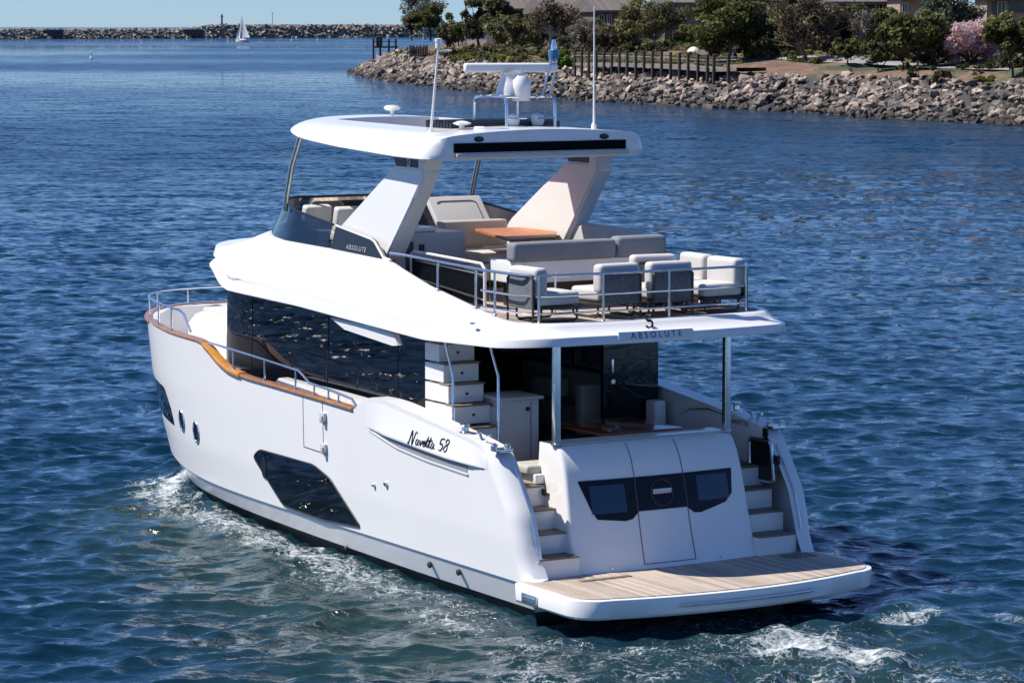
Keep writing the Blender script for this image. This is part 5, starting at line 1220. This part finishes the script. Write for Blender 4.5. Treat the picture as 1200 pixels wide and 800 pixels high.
shrub(478, 66, 50, 24, 'small green shrub on the rocky point', 'lime', 500)
shrub(620, 76, 60, 36, 'brown green shrub behind the radar', 'olive', 800)
shrub(552, 62, 50, 36, 'dark undergrowth shrub below the pines', 'dark', 800)
shrub(640, 70, 54, 34, 'olive shrub below the pale branched tree', 'olive', 700)
shrub(720, 60, 48, 50, 'pale lawn edge shrub behind the boardwalk railing', 'lime', 700)
shrub(795, 57, 44, 30, 'clipped green hedge beside the middle house', 'bright', 900, leaf=.14)
shrub(822, 57, 47, 26, 'dark clipped hedge right of the bright one', 'green', 700, leaf=.14)
shrub(757, 84, 66, 14, 'green creeper growing through the boardwalk posts', 'green', 400)
shrub(1017, 62, 34, 24, 'square clipped green hedge in front of the dark house', 'lime', 1300, leaf=.14)
shrub(940, 66, 56, 70, 'yellow green planting along the path', 'lime', 900)
shrub(886, 68, 54, 40, 'yellow flowering groundcover between the trunks', 'lime', 600)
shrub(957, 75, 64, 9, 'small tufted plant beside the path', 'green', 250)
shrub(1073, 96, 71, 26, 'dark bushy shrub in the rocks, left of the rusty one', 'dark', 1000)
shrub(1103, 100, 76, 30, 'rusty green shrub growing among the boulders', 'brown', 1100)
shrub(1152, 97, 86, 38, 'low bright creeping plant among the rocks at right', 'lime', 600)
shrub(1147, 82, 72, 12, 'small dark tuft below the pink blossom', 'dark', 250)
shrub(1125, 82, 72, 80, 'shaded green hedge along the foot of the pink blossom', 'dark', 1100)
shrub(1070, 80, 70, 60, 'low green lawn shrub under the wide tree', 'green', 700)

for px, rb, rt, w_, st_, nn, lab in ((528, 56, 22, 34, 'dark', 1500, 'dark round tree between the dome shaped tree and the pines'), (592, 60, 14, 44, 'olive', 1800, 'olive tree filling the gap below the left house'), (628, 60, 6, 44, 'dark', 1800, 'dark tree pressed against the left end of the long house'), (668, 58, 12, 40, 'brown', 1500, 'brown tree in front of the long house wall'),
        (700, 58, 20, 40, 'olive', 1500, 'low olive tree below the sloping grey roof'), (742, 56, 14, 34, 'green', 1400, 'green tree just left of the airy olive crown'), (806, 58, 30, 34, 'green', 1300, 'low green tree below the grey balcony'), (884, 66, -6, 48, 'dark', 2400, 'dark tall tree in the gap right of the largest tree'),
        (908, 64, 4, 40, 'olive', 1700, 'olive tree behind the short dark tree'), (1012, 64, -2, 44, 'dark', 2200, 'dark tree shading the timber house'), (1044, 66, 6, 46, 'green', 2000, 'green tree in front of the tan house wall'), (1088, 70, 18, 40, 'olive', 1700, 'olive tree between the wide tree and the pink blossom'), (1168, 72, 20, 44, 'dark', 1800, 'dark tree behind the right side of the pink blossom')):
    tree(px, rb, rt, w_, lab, st_, bark_d, .12, nn, leaf=.22, dd=9)
def ground_cover():
    rng = np.random.default_rng(77); cl = []
    while len(cl) < 1500:
        d = rng.uniform(235, 470); l = rng.uniform(-.065, .178)*d; px = 600+l/d*F35
        t_ = float(sdist(np.array([l]), np.array([d]))[0])
        if t_ < 8.5 or t_ > 62: continue
        if px > 850 and t_ < 15+2*math.sin(d*.2) and rng.random() < .93: continue
        if 880 < px and 13 < t_ < 20 and rng.random() < .6: continue
        h = float(hterr(np.array([l]), np.array([d]))[0]); p = wpos(l, d, h+.2); cl.append((np.array(p), rng.uniform(.35, .95)))
    for nm, lo, hi, st_, lab in (('ground_cover', 0, 700, 'olive', 'low olive green undergrowth spread over the far bank'), ('ground_cover', 700, 1150, 'dark', 'low dark green undergrowth in the shade of the bank trees'), ('ground_cover', 1150, 1500, 'lime', 'patches of yellow green grass and flowers on the far bank')):
        o = leaves(cl[lo:hi], (hi-lo)*42, .17, rng, nm, LM[st_], None); tag(o, lab, 'undergrowth', kind='stuff')
ground_cover()
for px, rb, rt, w_, st_, nn, lab in ((535, 66, 54, 44, 'olive', 1000, 'olive scrub along the top of the left slope'), (575, 66, 52, 50, 'dark', 1300, 'dark scrub band below the second pine'), (618, 68, 54, 46, 'olive', 1100, 'scrub around the leaning trunk of the broad olive tree'),
        (662, 66, 50, 50, 'brown', 1100, 'dry brown scrub behind the bright green bush'), (700, 62, 46, 50, 'brown', 1100, 'dry scrub behind the left boardwalk posts'), (742, 60, 44, 40, 'olive', 1000, 'olive hedge at the foot of the airy olive tree'), (780, 60, 46, 40, 'dark', 1000, 'shadowed hedge right of the airy olive trunk'),
        (838, 66, 50, 50, 'dark', 1300, 'dark hedge under the largest tree'), (880, 66, 46, 50, 'dark', 1300, 'dark planting between the largest tree and the path'), (925, 65, 48, 60, 'olive', 1400, 'olive planting behind the short dark tree'), (985, 66, 44, 60, 'dark', 1600, 'dark hedge behind the path and the round topped tree'), (1045, 72, 48, 50, 'green', 1400, 'green hedge between the square hedge and the wide tree'), (1090, 76, 56, 50, 'dark', 1300, 'dark planting below the silvery trees'), (1180, 80, 62, 60, 'dark', 1500, 'dark hedge under the tree at the right edge')):
    shrub(px, rb, rt, w_, lab, st_, nn, leaf=.2, lobes=16)
# ---- path, boardwalk, pier
rows = []
for px, r1, r2 in ((905, 70, 66), (930, 72, 67), (960, 73.5, 66), (990, 75, 66), (1010, 76, 68), (1100, 81, 79), (1180, 83, 80)):
    a = ground(px, r1); b_ = ground(px, r2); rows.append([wpos(a[0], a[1], a[2]+.09), wpos((a[0]+b_[0])/2, (a[1]+b_[1])/2, float(hterr(np.array([(a[0]+b_[0])/2]), np.array([(a[1]+b_[1])/2]))[0])+.12), wpos(b_[0], b_[1], b_[2]+.09)])
m = MB(); m.grid(rows); o = m.build('path', mat('pale_concrete', (.27, .25, .235), .8, noise=(1, .08)), None, 0); o['kind'] = 'structure'
timber = mat('dark_weathered_timber', (.055, .045, .038), .85, noise=(4, .25)); timber_l = mat('grey_weathered_timber', (.20, .175, .15), .85, noise=(4, .25))
bw_pts = []
for px, rd in ((674, 73), (700, 73.5), (735, 74.5), (770, 76), (805, 78), (830, 80), (862, 79)):
    base = ground(px, rd+19); d = base[1]; bw_pts.append((px, d, CAM.z-(rd-26)/F35*d))
bk_ = empty('boardwalk', wpos((674-600)/F35*bw_pts[0][1], bw_pts[0][1], 0)); tag(bk_, 'dark timber boardwalk on pilings with railing above the rocks', 'boardwalk')
iv = Matrix.Translation(bk_.location).inverted()
def bwp(px):
    xs = [q[0] for q in bw_pts]; d = float(np.interp(px, xs, [q[1] for q in bw_pts])); z = float(np.interp(px, xs, [q[2] for q in bw_pts])); return d, z
m = MB(); rows = []; mr = [MB(), MB(), MB()]
pxs = np.linspace(673, 862, 22)
for px in pxs:
    d, z = bwp(px); l = (px-600)/F35*d; n = Vector((math.cos(YAW)*.24+math.sin(YAW)*.97, math.sin(YAW)*.24-math.cos(YAW)*.97, 0)); p = iv @ wpos(l, d, z)
    rows.append([p+Vector((0, 0, -.35)), p, p+n*3.2, p+n*3.2+Vector((0, 0, -.35))])
m.grid(rows, False); m.build('deck', timber_l, bk_, 0)
for k, hh in enumerate((.45, .8, 1.1)):
    mr[k].tube([r[1]+Vector((0, 0, hh)) for r in rows], .06, 4); mr[k].build('rail', timber if k != 1 else timber_l, bk_, 0)
for px in (674, 682, 690, 699, 708, 717, 726, 735, 745, 754.5, 764.5, 775, 785.5, 796, 806, 817.5, 828.5, 836, 853):
    d, z = bwp(px); l = (px-600)/F35*d; p = iv @ wpos(l-.05, d-.1, 0); m = MB(); m.tube([(p.x, p.y, .6), (p.x, p.y, z+1.35)], .17, 8); m.lathe([(.19, z+1.35), (.19, z+1.42), (.1, z+1.46)], (p.x, p.y, 0), 8); m.build('piling', timber, bk_, 60)
def patio(px, row_b, row_t, w, label, open_):
    l, d, z = ground(px, row_b); k = d/F35; H = (row_b-row_t)*k; e = empty('patio_umbrella', wpos(l, d, z), FACE); tag(e, label, 'umbrella')
    m = MB(); m.tube([(0, 0, 0), (0, 0, H)], .04, 6); m.build('pole', steel, e)
    m = MB()
    if open_: m.lathe([(w*k/2, H*.62), (w*k*.4, H*.78), (w*k*.22, H*.93), (.03, H)], seg=8)
    else: m.lathe([(.22, H*.2), (.34, H*.5), (.30, H*.8), (.05, H)], seg=10)
    m.build('canopy', mat('cream_canvas', (.74, .70, .60), .8), e)
patio(812, 70, 55, 16, 'open cream patio umbrella behind the boardwalk railing', True)
patio(726, 42, 12, 6, 'closed white patio umbrella in front of the long house', False)
patio(858, 70, 57, 10, 'small pale patio umbrella under the largest tree', True)
# pier at the point and timber palisade
a = ground(456, 66); pe = empty('lookout_pier', wpos(a[0], a[1]-4, 0), FACE); tag(pe, 'small dark timber lookout on posts at the rocky point', 'pier')
k = a[1]/F35; zd = CAM.z-(54-26)*k
m = MB(); m.box(-12*k, 16*k, 0, 3, zd-.3, zd); m.build('deck', timber, pe, 0)
m = MB(); m.box(-12*k, 16*k, 0, .1, zd+.9, zd+1.05); m.build('rail', timber, pe, 0)
for x in (-12, -4, 6, 14):
    m = MB(); m.tube([(x*k, .1, -.5), (x*k, .1, zd+1.5)], .2, 6); m.build('post', timber, pe, 60)
m = MB(); m.box(-9*k, -2*k, .5, 2.4, zd, zd+2.0, .2); m.build('shelter', timber, pe, 0)
a = ground(491, 70); pa = empty('timber_palisade', wpos(a[0], a[1], a[2]-.4), FACE); tag(pa, 'row of upright dark timbers holding the bank behind the light staff', 'palisade'); k = a[1]/F35
rngp = np.random.default_rng(4)
for i in range(11):
    m = MB(); x = (-10+2*i)*k; m.tube([(x, .15*(i % 2), 0), (x, .15*(i % 2), (19+rngp.uniform(-1.5, 1.5))*k)], .9*k, 6); m.build('timber', timber, pa, 60)

# ---- houses
roof_m = plank_mat('grey_brown_shingles', (.15, .125, .11), (.07, .06, .055), 'X', .35, .9, .25)
wall_d = mat('dark_wood_siding', (.045, .037, .032), .8, noise=(2, .25)); wall_t = mat('tan_stucco', (.34, .25, .185), .85, noise=(1.5, .1)); wall_b = mat('brown_siding', (.13, .10, .08), .8, noise=(2, .2)); white_t = mat('white_trim', (.6, .6, .57), .6)
house_glass = mat('house_window_glass', (.01, .013, .016), .05)
def hp(e, nm, b, m_, par=None): return MB().box(*b).build(nm, m_, par or e, 0)
def house(px0, px1, row_eave, label, dep, wall, wins=(), z0=5.2, eave_over=1.2, pitch=.42, depth=9, balc=None, skew=0.0, name='house'):
    k = dep/F35; W = (px1-px0)*k; ze = CAM.z-(row_eave-26)*k; e = empty(name, wpos((px0-600)*k, dep, z0), FACE+skew); tag(e, label, 'house', 'houses behind the far bank'); h = ze-z0
    hp(e, 'wall', (0, W, 0, depth, -.6, h), wall)
    m = MB(); o_ = eave_over
    m.prism([(-.5, -o_, h-.05), (-.5, depth*.55, h+depth*pitch*.6), (-.5, depth+o_, h-.05), (-.5, depth+o_, h-.30), (-.5, -o_, h-.30)], (W+1.0, 0, 0)); rf = m.build('roof', roof_m, e, 0)
    hp(e, 'fascia', (-.55, W+.55, -o_-.05, -o_+.03, h-.42, h-.08), wall_b, rf)
    for (a, b_, r0, r1, kind) in wins:
        x0, x1 = (a-px0)*k, (b_-px0)*k; zt_ = CAM.z-(r0-26)*k-z0; zb = CAM.z-(r1-26)*k-z0
        w = hp(e, 'window', (x0, x1, -.06, -.005, zb, zt_), house_glass if kind != 'door' else wall_d)
        fm = white_t if kind in ('white', 'door') else wall_b
        m = MB(); t_ = .09
        for bx in ((x0-t_, x0, -.12, -.002, zb-t_, zt_+t_), (x1, x1+t_, -.12, -.002, zb-t_, zt_+t_), (x0, x1, -.12, -.002, zt_, zt_+t_), (x0, x1, -.12, -.002, zb-t_, zb), ((x0+x1)/2-.04, (x0+x1)/2+.04, -.11, -.062, zb, zt_)): m.box(*bx)
        m.build('frame', fm, w, 0)
    if balc:
        a, b_, r0, r1 = balc; x0, x1 = (a-px0)*k, (b_-px0)*k; zt_ = CAM.z-(r0-26)*k-z0; zb = CAM.z-(r1-26)*k-z0
        bl_ = hp(e, 'balcony', (x0, x1, -1.8, -.004, zb-.2, zb), wall_b); hp(e, 'parapet', (x0, x1, -1.82, -1.72, zb, zt_), timber_l, bl_)
        for x in (x0+.1, x1-.25): hp(e, 'post', (x, x+.15, -1.7, -1.55, -.6, zb-.2), white_t, bl_)
    return e
house(585, 628, 10, 'brown shingle roofed house at the left behind the dark pines', 450, wall_d, ((590, 596, 15, 30, 'dark'), (612, 618, 15, 28, 'dark')), skew=.22)
house(640, 700, 14, 'long dark house with shed roof behind the bare trees', 440, wall_d, ((648, 655, 20, 40, 'white'), (668, 676, 20, 34, 'dark'), (684, 690, 20, 34, 'white')), skew=.30)
house(696, 757, 12, 'house with sloping grey roof left of the airy olive tree', 432, wall_b, ((702, 707, 18, 32, 'white'), (712, 716, 18, 32, 'white'), (732, 744, 18, 34, 'dark')), skew=.30)
house(778, 850, 3, 'middle house with big dark opening and grey balcony', 405, wall_b, ((806, 826, 5.5, 20, 'dark'), (793, 803, 7, 20, 'white'), (788, 800, 36, 46, 'white'), (812, 822, 36, 54, 'dark')), balc=(797, 820, 21, 32), skew=.1)
house(872, 962, -3, 'dark house hidden behind the tall brownish tree', 385, wall_d, ((884, 898, 8, 24, 'dark'), (905, 930, 8, 40, 'dark'), (880, 892, 34, 52, 'dark')), skew=.05)
house(972, 1052, 2, 'dark timber house behind the square hedge', 372, wall_d, ((980, 1000, 8, 40, 'dark'), (1024, 1032, 5, 16, 'white'), (1036, 1044, 5, 16, 'white')), skew=.05)
house(1052, 1086, -4, 'tan stucco house partly behind the silvery trees', 360, wall_t, ((1055, 1060, 4, 14, 'white'),), skew=.05)
house(1153, 1230, -3, 'tan stucco house with white framed window at the right edge', 345, wall_t, ((1160, 1164, 4, 22, 'dark'), (1166, 1174, 3, 22, 'white'), (1180, 1198, 2, 14, 'dark')), skew=0)
# lamp post beside the pines
a = ground(546, 58); k = a[1]/F35; lp = empty('lamp_post', wpos(*a), FACE); tag(lp, 'thin grey lamp post left of the dark pines', 'lamp post')
m = MB(); m.tube([(0, 0, 0), (0, 0, 52*k)], .09, 6); m.build('pole', timber_l, lp); m = MB(); m.box(-.1, .9, -.15, .15, 52*k, 52*k+.2, .05); m.build('lamp_head', timber_l, lp)
